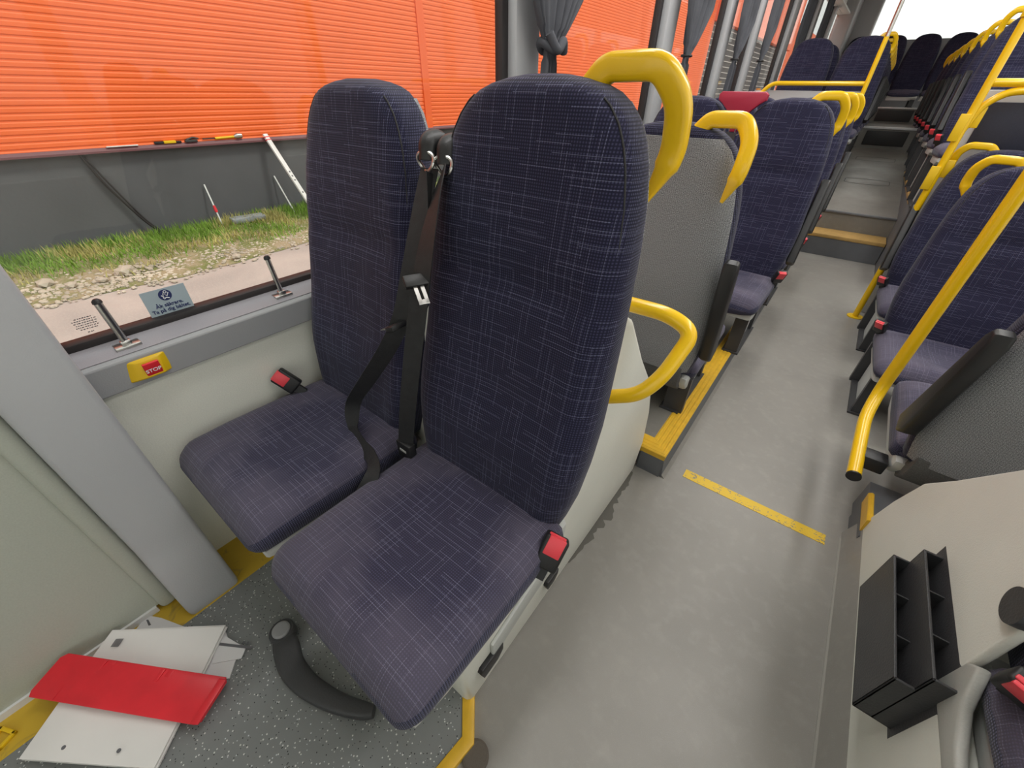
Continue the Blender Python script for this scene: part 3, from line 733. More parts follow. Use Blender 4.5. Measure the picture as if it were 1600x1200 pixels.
# ---- rear deck rows
for i in range(7):
    make_seat('navy aisle seat on the rear deck left, %s row behind the yellow rail' % names[i], -.375, 5.72+.70*i, .50, 1, hs=1, arm=1, group=GL, leg=.008)
    if i < 2: make_seat('navy window seat on the rear deck left, %s row behind the yellow rail' % names[i], -.850, 5.72+.70*i, .50, 1, group=GL, leg=.008)
for i in range(7):
    s_ = make_seat('navy aisle seat on the rear deck right, %s row behind the yellow pole' % names[i], .625, 4.42+.76*i, .50, 1, hs=-1, arm=-1, group=GR, leg=.008, bk=-1)
    if i < 2: make_seat('navy window seat on the rear deck right, %s row behind the yellow pole' % names[i], 1.10, 4.42+.76*i, .50, 1, group=GR, leg=.008)
for i in range(5):
    make_seat(['navy rear bench seat by the left rear window', 'navy rear bench seat between the left end and the middle', 'navy middle seat of the rear bench at the end of the aisle', 'navy rear bench seat between the middle and the right end', 'navy rear bench seat by the right rear window'][i], .12-.9+.45*i, 10.50, .86, 1, knit_back=False, leg=.19)

# ------------------------------------------------------------------ poles, rails, partitions
def pole(name, label, pts, r, fl=None, cap=None, group=None, rad=.12):
    t = thing(name, label, 'pole', (pts[0][0], pts[0][1], 0.0))
    b = MB(); b.tube(fillet(pts, rad, 8) if len(pts) > 2 else pts, r, 20); b.build('tube', M['yellow'], t)
    if fl:
        b = MB(); b.tube([(fl[0], fl[1], fl[2]), (fl[0], fl[1], fl[2]+.006)], .045, 24); b.build('floor_flange', M['yplast'], t)
    if cap:
        c = Vector(cap[0]); d = Vector(cap[1]).normalized(); b = MB(); b.tube([c, c+d*.006], r*1.04, 20); b.build('end_cap', M['black'], t)
    return t
p1 = pole('grab_pole', 'yellow pole on the right, nearest, bent at its black-capped lower end', [(.362, 1.748, 2.66), (.362, 1.752, .33), (.352, 1.66, .265), (.350, 1.352, .225)], .0195, cap=((.350, 1.352, .225), (0, -1, -.1)), rad=.10)
b = MB(); b.box(.352, .43, 1.44, 1.50, .20, .25, r=.006); b.build('clamp', M['black'], p1)
p2 = pole('grab_pole', 'yellow pole standing on the aisle floor before the right partition', [(.348, 3.36, 0), (.348, 3.36, 2.66)], .0175, fl=(.348, 3.36, 0))
for (y0, y1, z0, z1, xx) in ((0, 0, 1.075, 1.165, 0), (0, 0, .845, .93, 1)):
    b = MB(); b.box(.35+.0, .40, 3.375, 3.385, z0, z1, r=.004); b.box(.31, .35, 3.335, 3.345, z0-.06, z1-.03, r=.004); b.build('bracket_plate', M['yplast'], p2)
b = MB(); b.tube([(.348, 3.36, 1.50), (.348, 3.36, 1.545)], .024, 18); b.build('joint_sleeve', M['yplast'], p2)
def partition(label, x0, x1, y, z0, z1, front):
    t = thing('partition', label, 'partition', ((x0+x1)/2, y, z0))
    b = MB(); b.box(x0, x1, y, y+.03, z0, z1, r=.006); b.build('panel', M['pillar'], t)
    b = MB(); b.box(x0+.03, x1-.02, y-.012, y, front[0], front[1], r=.004); b.build('padding', M['navyv'], t); return t
partition('low right partition with navy padding behind the yellow pole', .375, XR-.005, 3.47, 0.0, 1.235, (.985, 1.185))
partition('low left partition at the front of the rear deck, pale top edge', XL+.005, -.235, 5.66, 0.112, 1.235, (.60, 1.135))
t = thing('handrail', 'thick yellow rail running right from the pole above the partition', 'handrail', (.9, 3.38, 1.2))
b = MB(); b.tube([(.348, 3.375, 1.262), (XR-.01, 3.375, 1.262)], .0175, 16); b.tube(fillet([(.350, 3.375, 1.06), (.372, 3.375, 1.17), (.43, 3.375, 1.225), (.52, 3.375, 1.235), (.60, 3.375, 1.237)], .06), .017, 14); b.build('rail_tube', M['yellow'], t)
t = thing('handrail', 'yellow rail over the left partition with upright pole at the aisle', 'handrail', (-.7, 5.62, 1.2))
b = MB(); b.tube(fillet([(-1.10, 5.63, 1.20), (-1.02, 5.63, 1.292), (-.25, 5.63, 1.292)], .06), .019, 16); b.build('rail_tube', M['yellow'], t)
b = MB(); b.tube([(-.232, 5.62, .12), (-.232, 5.62, 1.62)], .019, 16); b.build('upright', M['yellow'], t)
b = MB(); b.tube([(-.232, 5.62, 1.62), (-.232, 5.62, 2.66)], .016, 16); b.build('upper_tube', M['chrome'], t)
b = MB(); b.tube([(-1.14, 5.70, 1.21), (-1.14, 5.70, 1.25)], .022, 12); tag(b.build('side_lamp', M['amber']), 'small amber lamp on the wall end of the left yellow rail', 'lamp')

# ------------------------------------------------------------------ wall fittings
def text_mesh(name, s, size, m, Mx, parent, ext=.0003, align='CENTER'):
    c = D.curves.new(name, 'FONT'); c.body = s; c.size = size; c.extrude = ext; c.offset = size*.022; c.align_x = align; c.align_y = 'CENTER'; c.space_line = .95
    o = D.objects.new(name, c); COL.objects.link(o); bpy.context.view_layer.update()
    me = D.meshes.new_from_object(o.evaluated_get(bpy.context.evaluated_depsgraph_get())); D.objects.remove(o)
    V = [Mx @ v.co for v in me.vertices]; F = [list(p.vertices) for p in me.polygons]; D.meshes.remove(me)
    b = MB(); b.add(V, F); return b.build(name, m, parent, smooth=False)
def wallM(x, y, z, tilt=0.0):
    """frame on the left wall: local x -> +y, local y -> up, local z -> +x (into the bus)"""
    return Matrix.Translation((x, y, z)) @ Matrix(((0, 0, 1, 0), (1, 0, 0, 0), (0, 1, 0, 0), (0, 0, 0, 1))) @ Matrix.Rotation(tilt, 4, 'X')
t = thing('stop_button', 'yellow stop request button with red centre on the window ledge', 'button', (XL+.02, .10, .645))
xw = XL+.018
b = MB(); V = [(xw, .055, .642), (xw, .139, .642), (xw, .146, .695), (xw, .062, .695), (xw+.018, .085, .648), (xw+.018, .122, .648), (xw+.010, .126, .690), (xw+.010, .082, .690)]
F = [(4, 5, 6, 7), (0, 1, 5, 4), (1, 2, 6, 5), (2, 3, 7, 6), (3, 0, 4, 7), (3, 2, 1, 0)]; b.add(V, F); b.build('housing', M['yplast'], t, bev=.003)
Mb = Matrix.Translation((xw+.0165, .104, .668)) @ wallM(0, 0, 0, .19)
b = MB(); b.box(-.0155, .0155, -.017, .017, -.003, .0035, r=.0015, M=Mb); bt = b.build('button', M['redp'], t)
text_mesh('lettering', 'STOP', .0125, M['white'], Mb @ Matrix.Translation((0, -.003, .0037)), bt)
# hinged metal window catches
for n_, y in enumerate((.092, .455)):
    t = thing('window_catch', ['steel window catch nearest the front pillar, above the stop button', 'steel window catch beside the window seat backrest'][n_], 'catch', (XL-.02, y, .71))
    b = MB(); b.box(XL-.035, XL-.005, y-.024, y+.024, .711, .719, r=.002); b.box(XL-.028, XL-.012, y-.010, y+.010, .716, .728, r=.003); b.build('base_plate', M['chrome'], t)
    A = Vector((XL-.020, y, .722)); Bq = Vector((XL-.026, y-.004, .818))
    b = MB(); b.tube([A, A.lerp(Bq, .5), Bq], [.0065, .0072, .0072], 12, sx=1.2, sy=.8); b.build('lever_arm', M['chrome'], t)
    b = MB(); b.tube([Bq, Bq+Vector((-.001, 0, .006)), Bq+Vector((-.001, 0, .010))], [.0076, .0070, .0035], 12, sx=1.2, sy=.8); b.build('tip', M['black'], t)
# sticker on the glass
xs = XL-.0725
t = thing('window_sticker', 'pale blue seat belt sticker with round navy symbol on the window', 'sticker', (xs, .21, .735))
b = MB(); b.box(xs, xs+.0006, .165, .257, .738, .800); b.build('film', M['sticker'], t, smooth=False)
b = MB(); b.tube([(xs+.0007, .211, .783), (xs+.0011, .211, .783)], .0135, 28); cd = b.build('symbol_disc', M['navy_sign'], t)
b = MB(); X1 = xs+.0014
b.tube([(X1, .213+.003*math.cos(a), .7905+.003*math.sin(a)) for a in [2*PI*i/12 for i in range(13)]], .0008, 6)
for P in ([(X1, .205, .776), (X1, .208, .788), (X1, .214, .780), (X1, .219, .788)], [(X1, .203, .784), (X1, .207, .778)], [(X1, .206, .774), (X1, .211, .777), (X1, .217, .774)]): b.tube(P, .0011, 6)
b.build('symbol', M['white'], cd)
text_mesh('lettering', '\u00c5k s\u00e4krare.\nTa p\u00e5 dig b\u00e4ltet.', .0125, M['navy_sign'], wallM(xs+.0009, .211, .7535), t)
t = thing('glass_marking', 'small black approval print in the lower corner of the window', 'marking', (xs, .055, .76))
for r_, (w_, yo) in enumerate(((.030, .8), (.042, .795), (.040, .79), (.036, .785), (.040, .78), (.030, .775), (.012, .767))):
    b = MB(); random.seed(r_); yy = .055-w_/2
    while yy < .055+w_/2:
        l_ = random.uniform(.0015, .004); b.box(xs, xs+.0004, yy, min(yy+l_, .055+w_/2), yo-.0012-.018, yo+.0008-.018); yy += l_+random.uniform(.0008, .002)
    b.build('print_line', M['ink'], t, smooth=False)
b = MB(); b.prism([(.49, .38), (.49, .412), (.54, .420), (.595, .440), (.640, .490), (.66, .465), (.66, .38)], 'x', .434, .452, r=.007, seg=3)
tag(b.build('side_trim', M['arm_light']), 'pale grey moulded trim beside the buckle of the corner seat at lower right', 'trim')
# dark grey vent on the right box
t = thing('floor_heater_vent', 'dark grey plastic air vent with two tiers of slots on the right box', 'vent', (.38, .67, .30))
XB = .436
b = MB()
def tier(x0, x1, z0, z1, y0, y1):
    w = .005
    b.box(x0, x0+w, y0, y1, z0, z1, r=.0015); b.box(x0, x1, y0, y0+w, z0, z1, r=.0015); b.box(x0, x1, y1-w, y1, z0, z1, r=.0015); b.box(x0, x1, y0, y1, z0, z0+w, r=.0015)
tier(.376, .408, .246, .388, .615, .908); tier(.404, .4365, .246, .437, .615, .908)
b.build('housing', M['dgrey'], t, smooth=False)
for yy in (.712, .810):
    b = MB(); b.box(.378, .4365, yy-.0015, yy+.0015, .25, .380); b.box(.407, .4365, yy-.0015, yy+.0015, .25, .428)
    b.build('divider_fin', M['dgrey'], t, smooth=False)
b = MB(); b.prism([(.60, .235), (.60, .40), (.625, .447), (.935, .447), (.935, .235)], 'x', .4355, .4405, r=.002); b.build('back_plate', M['dgrey'], t)
# round pivot at the right picture edge
b = MB(); b.tube([(.425, .690, .590), (.445, .690, .590)], .030, 28); tag(b.build('armrest_pivot', M['dgrey']), 'dark round pivot on the right box above the corner seat', 'pivot')

# ------------------------------------------------------------------ on the floor
# dark curved armrest lying on the speckled floor
t = thing('loose_armrest', 'dark grey curved armrest lying on the speckled floor before the seat', 'armrest', (-.60, .02, .012))
zf = .0125
path = [(-.752, .004), (-.715, -.006), (-.66, -.020), (-.60, -.018), (-.54, -.004), (-.49, .014), (-.445, .036), (-.425, .050)]
wid = [.022, .030, .029, .026, .023, .020, .017, .012]
P = smoothpath([(x, y, 0) for x, y in path], 5); W = smoothpath([(w, 0, 0) for w in wid], 5); rings = []
for i, p in enumerate(P):
    T = (P[min(i+1, len(P)-1)]-P[max(i-1, 0)]).normalized(); nrm = Vector((-T.y, T.x, 0)); w = W[i].x
    rings.append([p+nrm*w*math.copysign(abs(math.cos(a))**.6, math.cos(a))+Vector((0, 0, zf+.0155+.0155*math.copysign(abs(math.sin(a))**.6, math.sin(a)))) for a in [2*PI*k/20 for k in range(20)]])
b = MB(); b.loft(rings, True); b.tube([(-.752, .006, zf), (-.752, .006, zf+.004), (-.752, .006, zf+.030), (-.752, .006, zf+.034)], [.028, .031, .031, .028], 32); b.build('arm', M['dgrey'], t)
b = MB(); b.tube([(-.752, .006, zf+.033), (-.752, .006, zf+.038), (-.752, .006, zf+.0405)], [.022, .0215, .018], 32); hb = b.build('hub_cap', mat('satin_grey_cap', (.30, .30, .31), .35), t)
# booklet, loose sheets and the red bracket over them
def quad_frame(o, ax, ay): return Vector(o), Vector(ax), Vector(ay)
def sheetM(ox, oy, ang, z): return Matrix.Translation((ox, oy, z)) @ Matrix.Rotation(ang, 4, 'Z')
t = thing('booklet', 'thick white paper booklet lying on the floor under the red bracket', 'booklet', (-.93, -.27, .013))
ang = math.atan2(-.078+.273, -.893+1.142)      # long top edge direction
class Bil:
    """a slightly warped sheet frame: far-left, far-right, near-left, near-right corners"""
    def __init__(s, a, b, c, d, lx, ly): s.c = [Vector(q) for q in (a, b, c, d)]; s.lx = lx; s.ly = ly; s.n = (s.c[1]-s.c[0]).cross(s.c[0]-s.c[2]).normalized()
    def __matmul__(s, v):
        u = v[0]/s.lx; w = -v[1]/s.ly; A, B, C_, D_ = s.c
        return A*(1-u)*(1-w)+B*u*(1-w)+C_*(1-u)*w+D_*u*w+s.n*v[2]
Mx = Bil((-1.086, -.260, .032), (-.893, -.078, .002), (-.957, -.462, .004), (-.715, -.292, .000), .316, .285)
# local x along the far edge (.316), local -y towards the camera
b = MB(); random.seed(3); n = 14
for k in range(5):
    z0 = .014+k*.0036; dx = random.uniform(-.004, .004); dy = random.uniform(-.004, .004)
    VV = []; FF = []
    for i in range(n+1):
        for j in range(n+1):
            x = dx+.316*i/n; y = dy-.285*j/n-.0
            x += (-.045)*(j/n)*0
            zz = z0+.0016*math.sin(x*31+y*17+k)*1.0*(1 if k == 4 else .3)+.003*(j/n)**3*math.sin(x*20)
            VV.append(Mx @ Vector((x, y, zz+.003)))
    m_ = len(VV); VV += [Vector((v.x, v.y, v.z-.0032)) for v in VV]
    idx = lambda i, j: i*(n+1)+j
    for i in range(n):
        for j in range(n):
            FF.append((idx(i, j), idx(i+1, j), idx(i+1, j+1), idx(i, j+1))); FF.append((m_+idx(i, j+1), m_+idx(i+1, j+1), m_+idx(i+1, j), m_+idx(i, j)))
    for i in range(n):
        FF += [(idx(i, 0), m_+idx(i, 0), m_+idx(i+1, 0), idx(i+1, 0)), (idx(i+1, n), m_+idx(i+1, n), m_+idx(i, n), idx(i, n)), (idx(0, i+1), m_+idx(0, i+1), m_+idx(0, i), idx(0, i)), (idx(n, i), m_+idx(n, i), m_+idx(n, i+1), idx(n, i+1))]
    b.add(VV, FF)
b.build('pages', M['paper'], t, angle=30)
b = MB()
for xx in (.085, .215): b.tube([Mx @ Vector((xx, -.262, .0345)), Mx @ Vector((xx, -.262, .0355))], .004, 14)
b.build('punch_hole', M['ink'], t)
b = MB()
for k in range(6): b.box(.030+k*.0035, .032+k*.0035, -.045, -.024, .0345, .0352, M=Mx)
b.build('print', M['ink'], t)
t = thing('white_card', 'white cards sticking out to the right from under the booklet', 'card', (-.80, -.10, .013))
b = MB(); M2 = sheetM(-.86, -.062, ang+.0, .0)
b.prism([(-.9, -.085), (-.795, -.100), (-.765, -.128), (-.80, -.16), (-.9, -.17)], 'z', .013, .0165); b.prism([(-.90, -.10), (-.80, -.072), (-.785, -.09), (-.83, -.14)], 'z', .0168, .0195); b.build('sheet', M['paper2'], t, smooth=False)
b = MB(); b.box(-.045, .060, -.016, -.010, .0196, .0206, M=sheetM(-.845, -.083, ang-.1, 0)); b.box(.028, .034, -.006, 0, .0196, .0206, M=sheetM(-.845, -.083, ang-.1, 0)); b.box(.040, .044, -.006, 0, .0196, .0206, M=sheetM(-.845, -.083, ang-.1, 0)); b.build('print', M['ink'], t, smooth=False)
t = thing('white_card', 'white card showing above the booklet edge beside the wall', 'card', (-1.05, -.19, .013))
b = MB(); b.prism([(-1.09, -.215), (-1.092, -.198), (-1.06, -.180), (-.985, -.150), (-1.0, -.20), (-1.07, -.245)], 'z', .0132, .0165); b.build('sheet', M['paper2'], t, smooth=False)
b = MB(); b.prism([(-1.085, -.207), (-1.082, -.203), (-1.060, -.203), (-1.063, -.208)], 'z', .0166, .0170); b.build('print', M['ink'], t, smooth=False)
# red bracket
t = thing('red_bracket', 'flat red plastic bracket lying across the white booklet', 'bracket', (-.92, -.27, .035))
O = Vector((-1.155, -.372)); A = Vector((-.752, -.124)); Ln = (A-O).length; ra = math.atan2(A.y-O.y, A.x-O.x)
Ln = .473; Mr = Bil((-1.083, -.338, .088), (-.752, -.124, .036), (-1.054, -.420, .064), (-.708, -.206, .037), Ln, .094)
b = MB(); Pz = [(.012, 0), (Ln-.010, 0), (Ln, -.010), (Ln-.001, -.087), (Ln-.012, -.094), (.004, -.092), (-.004, -.080), (0, -.010)]
b.prism(Pz, 'z', 0, .006, r=.0018, M=Mr)
b.box(Ln-.022, Ln-.001, -.092, -.004, .006, .013, r=.002, M=Mr); b.build('plate', M['redp'], t, angle=35)
for xx in (.12, .285):
    b = MB(); b.box(xx, xx+.010, -.030, -.002, .004, .0105, r=.0015, M=Mr); b.box(xx+.018, xx+.034, -.026, -.001, .0055, .0075, r=.001, M=Mr); b.build('clip', M['redp'], t)
b = MB(); b.box(.068, .0695, -.090, -.003, .0055, .0072, M=Mr); b.build('rib', M['redp'], t)
t = thing('yellow_clip', 'small square yellow clip on the floor at the lower left edge', 'clip', (-1.03, -.485, .0125))
Mc = sheetM(-1.045, -.49, .45, .0125)
b = MB(); b.box(-.022, .022, -.018, -.010, 0, .008, r=.002, M=Mc); b.box(-.022, .022, .010, .018, 0, .008, r=.002, M=Mc); b.box(-.022, -.014, -.018, .018, 0, .008, r=.002, M=Mc); b.box(.014, .022, -.018, .018, 0, .008, r=.002, M=Mc); b.build('frame', M['yplast'], t)
# round rubber knob in the floor by the front corner of the platform
b = MB(); b.tube([(-.190, .140, 0), (-.190, .140, .008), (-.190, .140, .011)], [.030, .030, .025], 32)
tag(b.build('floor_stud', mat('brown_ribbed_rubber', (.13, .11, .09), .8, bump=(500, 1))), 'round brown ribbed floor stud beside the yellow platform edge', 'stud')
# dirt along the foot of the wheel box
b = MB(); random.seed(11); pts = []; y = .66
up = []; 
while y < 1.14:
    up.append((-.2615+random.uniform(.010, .036)*math.sin(PI*(y-.66)/.5), y)); y += .014
poly = [(-.268, .66)]+up+[(-.268, 1.14)]
b.prism(poly[::-1], 'z', .0003, .0009); tag(b.build('water_stain', mat('damp_floor_stain', (.115, .11, .095), .6)), 'ragged damp stain on the floor along the foot of the left box', 'stain')

# ------------------------------------------------------------------ curtains
b = MB(); b.box(XL-.02, -1.075, 1.35, 11.0, 2.302, 2.325, r=.004); struct('trim_50', b, M['ceil'])
def curtain(label, yc, yr, tie, knot=False, x=-1.105, w_top=.42, rise=.24):
    t = thing('curtain', label, 'curtain', (x, yc, tie-.35))
    nn = 90; b = MB(); rings = []
    ztop = 2.31; zb = tie-.40
    for i in range(91):
        t_ = i/90; z = ztop+(zb-ztop)*t_
        if z > tie: f = min(1, (z-tie)/rise)**.8; w = .085+(w_top-.085)*f; c = yr+(yc-yr)*f
        else: f = min(1, (tie-z)/.25); w = .075+.05*f; c = yr
        amp = .020 if z > tie+.05 or z < tie-.04 else .010
        R = []
        for k in range(nn):
            q = k/(nn-1); R.append(Vector((x+amp*math.sin(q*PI*15+math.sin(z*6)*.6)*(.6+.4*math.sin(q*9+2)), c+(q-.5)*w, z)))
        rings.append(R+[r+Vector((.006, 0, 0)) for r in R[::-1]])
    b.loft(rings, True); b.build('cloth', M['curtain'], t)
    b = MB()
    if knot:
        b.tube([Vector((x+.002+.034*math.sin(a), yr+.050*math.cos(a), tie+.012*math.sin(2*a+1))) for a in [2*PI*i/24 for i in range(25)]], .016, 10)
        b.tube(smoothpath([(x+.03, yr-.055, tie+.035), (x+.048, yr-.02, tie-.012), (x+.045, yr+.02, tie+.015), (x+.03, yr+.05, tie-.015)], 6), .016, 10)
        b.build('knot', M['curtain'], t)
    else:
        b.tube([Vector((x+.002+.026*math.sin(a), yr+.042*math.cos(a), tie)) for a in [2*PI*i/24 for i in range(25)]], .007, 8); b.build('tie_band', M['belt'], t)
curtain('grey curtain knotted on the first window pillar behind the front seats', 1.700, 1.665, 1.335, knot=True, w_top=.37, rise=.16)
curtain('grey curtain tied with a band at the second window pillar', 3.27, 3.19, 1.385, w_top=.46)
curtain('grey curtain tied at the third window pillar', 4.40, 4.32, 1.42, w_top=.42)
curtain('grey curtain at the fourth window pillar', 5.30, 5.22, 1.45, w_top=.36)
curtain('grey curtain at the fifth window pillar, beyond the left partition', 6.95, 6.85, 1.5, w_top=.5)
curtain('grey curtain at the sixth window pillar near the rear', 8.35, 8.25, 1.5, w_top=.5)

# ------------------------------------------------------------------ outside
GZ = -.45
b = MB(); b.box(-60, 60, -30, 90, GZ-.1, GZ-.001); struct('ground', b, M['ground'], smooth=False)
XW = -7.0
def verge_z(x, y): return GZ+.002+max(0, min(1, (-5.25-x)/.9))*(.055+.03*noise.noise(Vector((x*1.3, y*1.3, 0))))
def verge_edge(y): return -5.45+.14*math.sin(y*1.7)+.10*noise.noise(Vector((y*2, 3, 0)))-.0*y+.28*min(1, max(0, (y-.5)/2.5))
b = MB(); nx, ny = 14, 120; V = []
for j in range(ny+1):
    y = -3+33*j/ny; xe = verge_edge(y)
    for i in range(nx+1):
        x = xe+(XW-.2-xe)*i/nx; V.append((x, y, GZ+(.003 if i == 0 else .01+.05*(i/nx)+.02*noise.noise(Vector((x*2, y*2, 1))))))
F = [(j*(nx+1)+i, j*(nx+1)+i+1, (j+1)*(nx+1)+i+1, (j+1)*(nx+1)+i) for j in range(ny) for i in range(nx)]
b.add(V, F); struct('verge', b, M['soil'])
t = thing('warehouse', 'orange corrugated warehouse wall on a dark grey plinth outside the windows', 'building', (XW, 9, GZ))
b = MB(); p = .062; zz = .575; prof = []
while zz < 5.2:
    prof += [(0, zz), (0, zz+p*.50), (-.007, zz+p*.66), (-.007, zz+p*.86)]; zz += p
prof.append((0, zz))
def sheet(y0, y1):
    V = []
    for (x, z) in prof: V += [(XW+.05+x, y0, z), (XW+.05+x, y1, z)]
    F = [(2*i, 2*i+1, 2*i+3, 2*i+2) for i in range(len(prof)-1)]
    bb = MB(); bb.add(V, F); bb.build('cladding', M['orange'], t, smooth=False)
sheet(-6, 6.30); sheet(6.44, 22.6); sheet(40, 70)
b = MB(); b.box(XW+.03, XW+.066, 6.29, 6.45, .575, 5.2); b.build('joint_flashing', M['orange_t'], t, smooth=False)
b = MB(); b.box(XW-.3, XW, -6, 22.6, GZ-.1, .565); b.build('plinth', M['plinth'], t, smooth=False)
b = MB(); b.prism([(XW-.1, .60), (XW+.055, .60), (XW+.075, .57), (XW+.075, .55), (XW-.1, .555)], 'y', -6, 22.6); b.build('drip_ledge', mat('maroon_ledge', (.16, .06, .07), .6), t, smooth=False)
b = MB(); b.box(XW-.3, XW+.02, 22.6, 40, GZ-.1, 3.6); b.build('roller_door', M['slat'], t, smooth=False)
b = MB(); z = -.3
while z < 3.6: b.box(XW+.02, XW+.035, 22.6, 40, z, z+.03); z += .21
b.build('slat_edges', M['slat_w'], t, smooth=False)
b = MB(); b.box(XW-.5, XW+.3, 22.6, 40, 3.62, 6.4); b.build('fascia', M['orange_t'], t, smooth=False)
# grass on the verge, one countless thing
random.seed(5); b = MB(); b2 = MB(); nb = 0
for k in range(26000):
    y = random.uniform(-1.5, 9.0) if k % 4 else random.uniform(0, 4.5); x = random.uniform(XW+.02, -5.6)
    d = (XW-x)/(XW+5.3)      # 0 at the wall .. 1 at the edge
    den = noise.noise(Vector((x*1.1, y*.9, 4)))*.9+.95-abs(x+6.75)*.9
    if random.random() > den: continue
    q = b if noise.noise(Vector((x*2, y*2, 9)))+.25-abs(x+6.9)*.25+random.uniform(-.25, .25) > 0 else b2
    h = random.uniform(.03, .09)*(1.5 if x < XW+.35 else 1); a = random.uniform(0, 2*PI); w = random.uniform(.004, .008)
    dx, dy = math.cos(a), math.sin(a); lx, ly = random.uniform(-.04, .04), random.uniform(-.04, .04); z0 = GZ+.01+.05*max(0, min(1, (-5.4-x)/1.6))
    q.add([(x-dx*w, y-dy*w, z0), (x+dx*w, y+dy*w, z0), (x+lx*.5+dx*w*.6, y+ly*.5+dy*w*.6, z0+h*.6), (x+lx, y+ly, z0+h), (x+lx*.5-dx*w*.6, y+ly*.5-dy*w*.6, z0+h*.6)], [(0, 1, 2, 4), (4, 2, 3)])
tag(b.build('green_grass', M['grass'], smooth=False), 'short green grass growing along the foot of the grey plinth', 'grass', kind='stuff')
tag(b2.build('dry_grass', M['grassd'], smooth=False), 'yellowed dry grass on the stony verge', 'grass', kind='stuff')
def stone(bm_, x, y, z, r, sq=.6):
    bm = bmesh.new(); bmesh.ops.create_icosphere(bm, subdivisions=1, radius=r)
    a = random.uniform(0, 6); sx = random.uniform(.8, 1.5)
    V = [Vector((v.co.x*sx*random.uniform(.8, 1.15), v.co.y*random.uniform(.8, 1.15), v.co.z*sq)) for v in bm.verts]
    V = [Vector((x+v.x*math.cos(a)-v.y*math.sin(a), y+v.x*math.sin(a)+v.y*math.cos(a), z+v.z)) for v in V]
    F = [[v.index for v in f.verts] for f in bm.faces]; bm.free(); bm_.add(V, F)
random.seed(9); b = MB()
for k in range(4200):
    y = random.uniform(-1, 8); c = verge_edge(y); x = random.gauss(c-.30, .24)
    if x > c+.12 or x < -6.7: continue
    stone(b, x, y, GZ+.012+.03*max(0, min(1, (c-x)/1.5)), random.uniform(.006, .022)*(1.35 if y < 1.2 else 1))
tag(b.build('gravel', M['gravel'], smooth=False), 'pale gravel scattered along the edge of the verge', 'gravel', kind='stuff')
random.seed(2)
for n_, (x, y, r, lab) in enumerate(((-5.78, .78, .085, 'largest pale rock on the verge, in the middle of the front window'), (-5.35, 1.72, .05, 'pale rock at the road edge near the window seat'), (-5.95, .18, .075, 'pale rock at the left end of the verge'), (-5.70, .33, .055, 'pale flattish rock left of the largest rock'), (-5.62, .55, .05, 'small pale rock just left of the largest rock'))):
    b = MB(); stone(b, x, y, GZ+.05, r, .55); tag(b.build('rock', M['gravel'], smooth=False), lab, 'rock')
# things on and against the plinth
b = MB(); b.box(-.22, .22, -.10, .10, 0, .07, r=.02, M=Matrix.Translation((-6.75, 2.50, GZ+.06)) @ Matrix.Rotation(1.45, 4, 'Z')); tag(b.build('stone_slab', M['slab']), 'flat grey rubble slab lying in the grass by the plinth', 'slab')
t = thing('marking_stick', 'thin grey stick with a red grip leaning on the plinth', 'stick', (-6.85, 2.2, -.4))
A = Vector((-6.78, 2.16, -.42)); Bq = Vector((-6.97, 2.19, .105)); b = MB(); b.tube([A, Bq], .0095, 8); b.build('rod', M['alu'], t)
b = MB(); b.tube([A.lerp(Bq, .36), A.lerp(Bq, .40), A.lerp(Bq, .52)], [.014, .02, .014], 8); b.build('grip', M['redp'], t)
t = thing('spirit_level', 'long white aluminium level leaning against the plinth beside the seat', 'level', (-6.8, 3.4, -.45))
A = Vector((-6.35, 3.34, -.42)); Bq = Vector((-6.92, 3.17, .64)); d = (Bq-A).normalized(); Mx = Matrix.Translation(A) @ d.to_track_quat('Z', 'Y').to_matrix().to_4x4(); L_ = (Bq-A).length
b = MB(); b.box(-.035, .035, -.014, .014, 0, L_, r=.003, M=Mx); b.build('bar', M['alu'], t)
b = MB()
for q in (.93, .96): b.box(-.036, .036, -.015, .015, L_*q, L_*q+.012, M=Mx)
b.build('stripe', M['redp'], t)
b = MB()
for q in (.45, .50, .55, .30): b.box(-.012, .012, -.0155, .0155, L_*q, L_*q+.02, M=Mx)
b.build('scale_print', M['ink'], t)
t = thing('thin_rod', 'thin white rod leaning against the plinth left of the level', 'rod', (-6.9, 3.2, -.4))
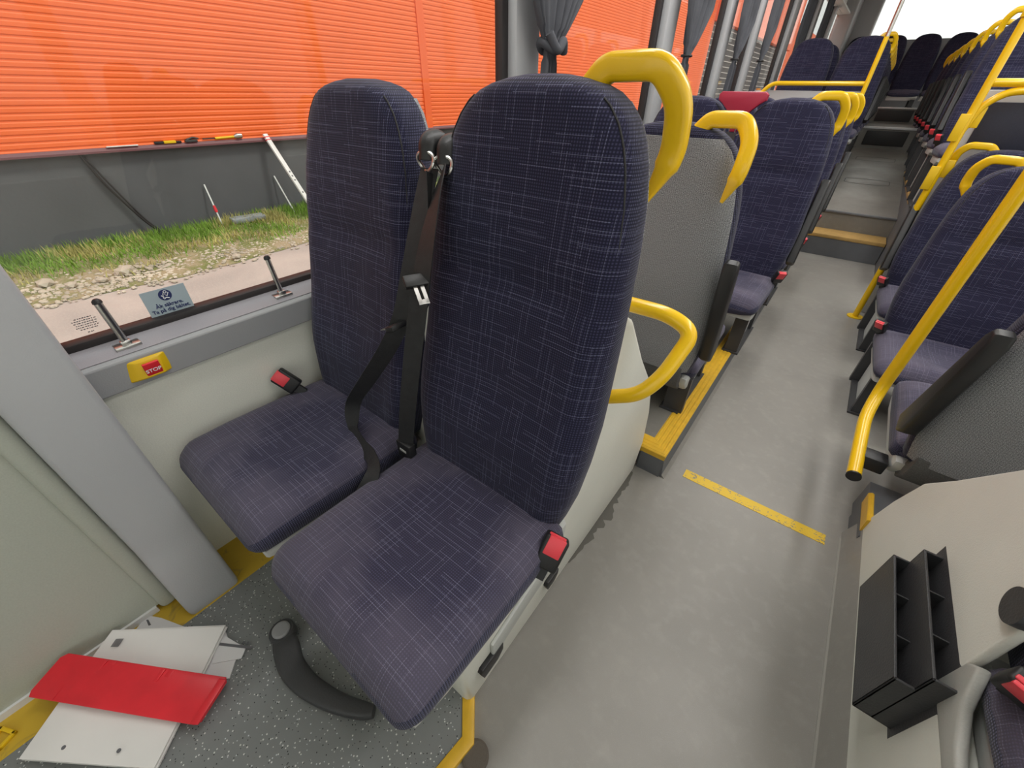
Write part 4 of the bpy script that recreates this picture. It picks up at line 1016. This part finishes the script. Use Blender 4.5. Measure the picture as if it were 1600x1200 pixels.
b = MB(); b.tube([(-6.80, 3.22, -.42), (-6.98, 3.15, .10)], .010, 8); b.build('rod', M['alu'], t)
b = MB(); b.tube(smoothpath([(-6.97, 1.10, .56), (-6.965, 1.12, .48), (-6.96, 1.18, .25), (-6.95, 1.28, .0), (-6.93, 1.38, -.22), (-6.9, 1.50, -.40)], 5), .014, 8)
b.tube(smoothpath([(-6.97, 1.11, .56), (-6.965, 1.15, .46), (-6.96, 1.22, .25), (-6.95, 1.31, .0), (-6.93, 1.40, -.22), (-6.9, 1.52, -.40)], 5), .010, 8)
tag(b.build('black_cable', M['rubber']), 'black cable hanging down the grey plinth', 'cable')
t = thing('putty_knife', 'yellow-handled tool with black ends lying on the plinth ledge', 'tool', (-6.93, 1.95, .60))
b = MB(); b.box(-6.955, -6.925, 1.93, 2.06, .602, .632, r=.006); b.build('handle', M['yplast'], t)
b = MB(); b.box(-6.95, -6.93, 1.83, 1.93, .602, .628, r=.005); b.box(-6.95, -6.93, 2.06, 2.12, .602, .622, r=.004); b.build('blade', M['black'], t)
t = thing('hammer', 'hammer with yellow handle lying on the plinth ledge', 'hammer', (-6.93, 2.8, .60))
b = MB(); b.tube([(-6.94, 2.52, .625), (-6.94, 2.76, .632)], .014, 8); b.build('handle', M['yplast'], t)
b = MB(); b.tube([(-6.94, 2.76, .632), (-6.94, 2.80, .638), (-6.94, 2.86, .638)], [.016, .034, .028], 10); b.build('head', M['chrome'], t)
b = MB(); b.tube([(-6.94, 2.37, .628), (-6.94, 2.52, .625)], .007, 8); b.build('shank', M['black'], t)
b = MB(); b.box(-6.95, -6.92, 2.16, 2.30, .602, .628, r=.004, M=None); b.tube([(-6.93, 2.18, .63), (-6.94, 2.26, .65), (-6.93, 2.32, .635)], .010, 8); tag(b.build('pliers', M['dgrey']), 'dark pliers on the plinth ledge right of the yellow-handled tool', 'pliers')
b = MB(); b.box(-6.95, -6.92, 1.36, 1.66, .601, .612, r=.002); tag(b.build('white_strip', M['alu']), 'thin white strip lying on the plinth ledge at the left', 'strip')
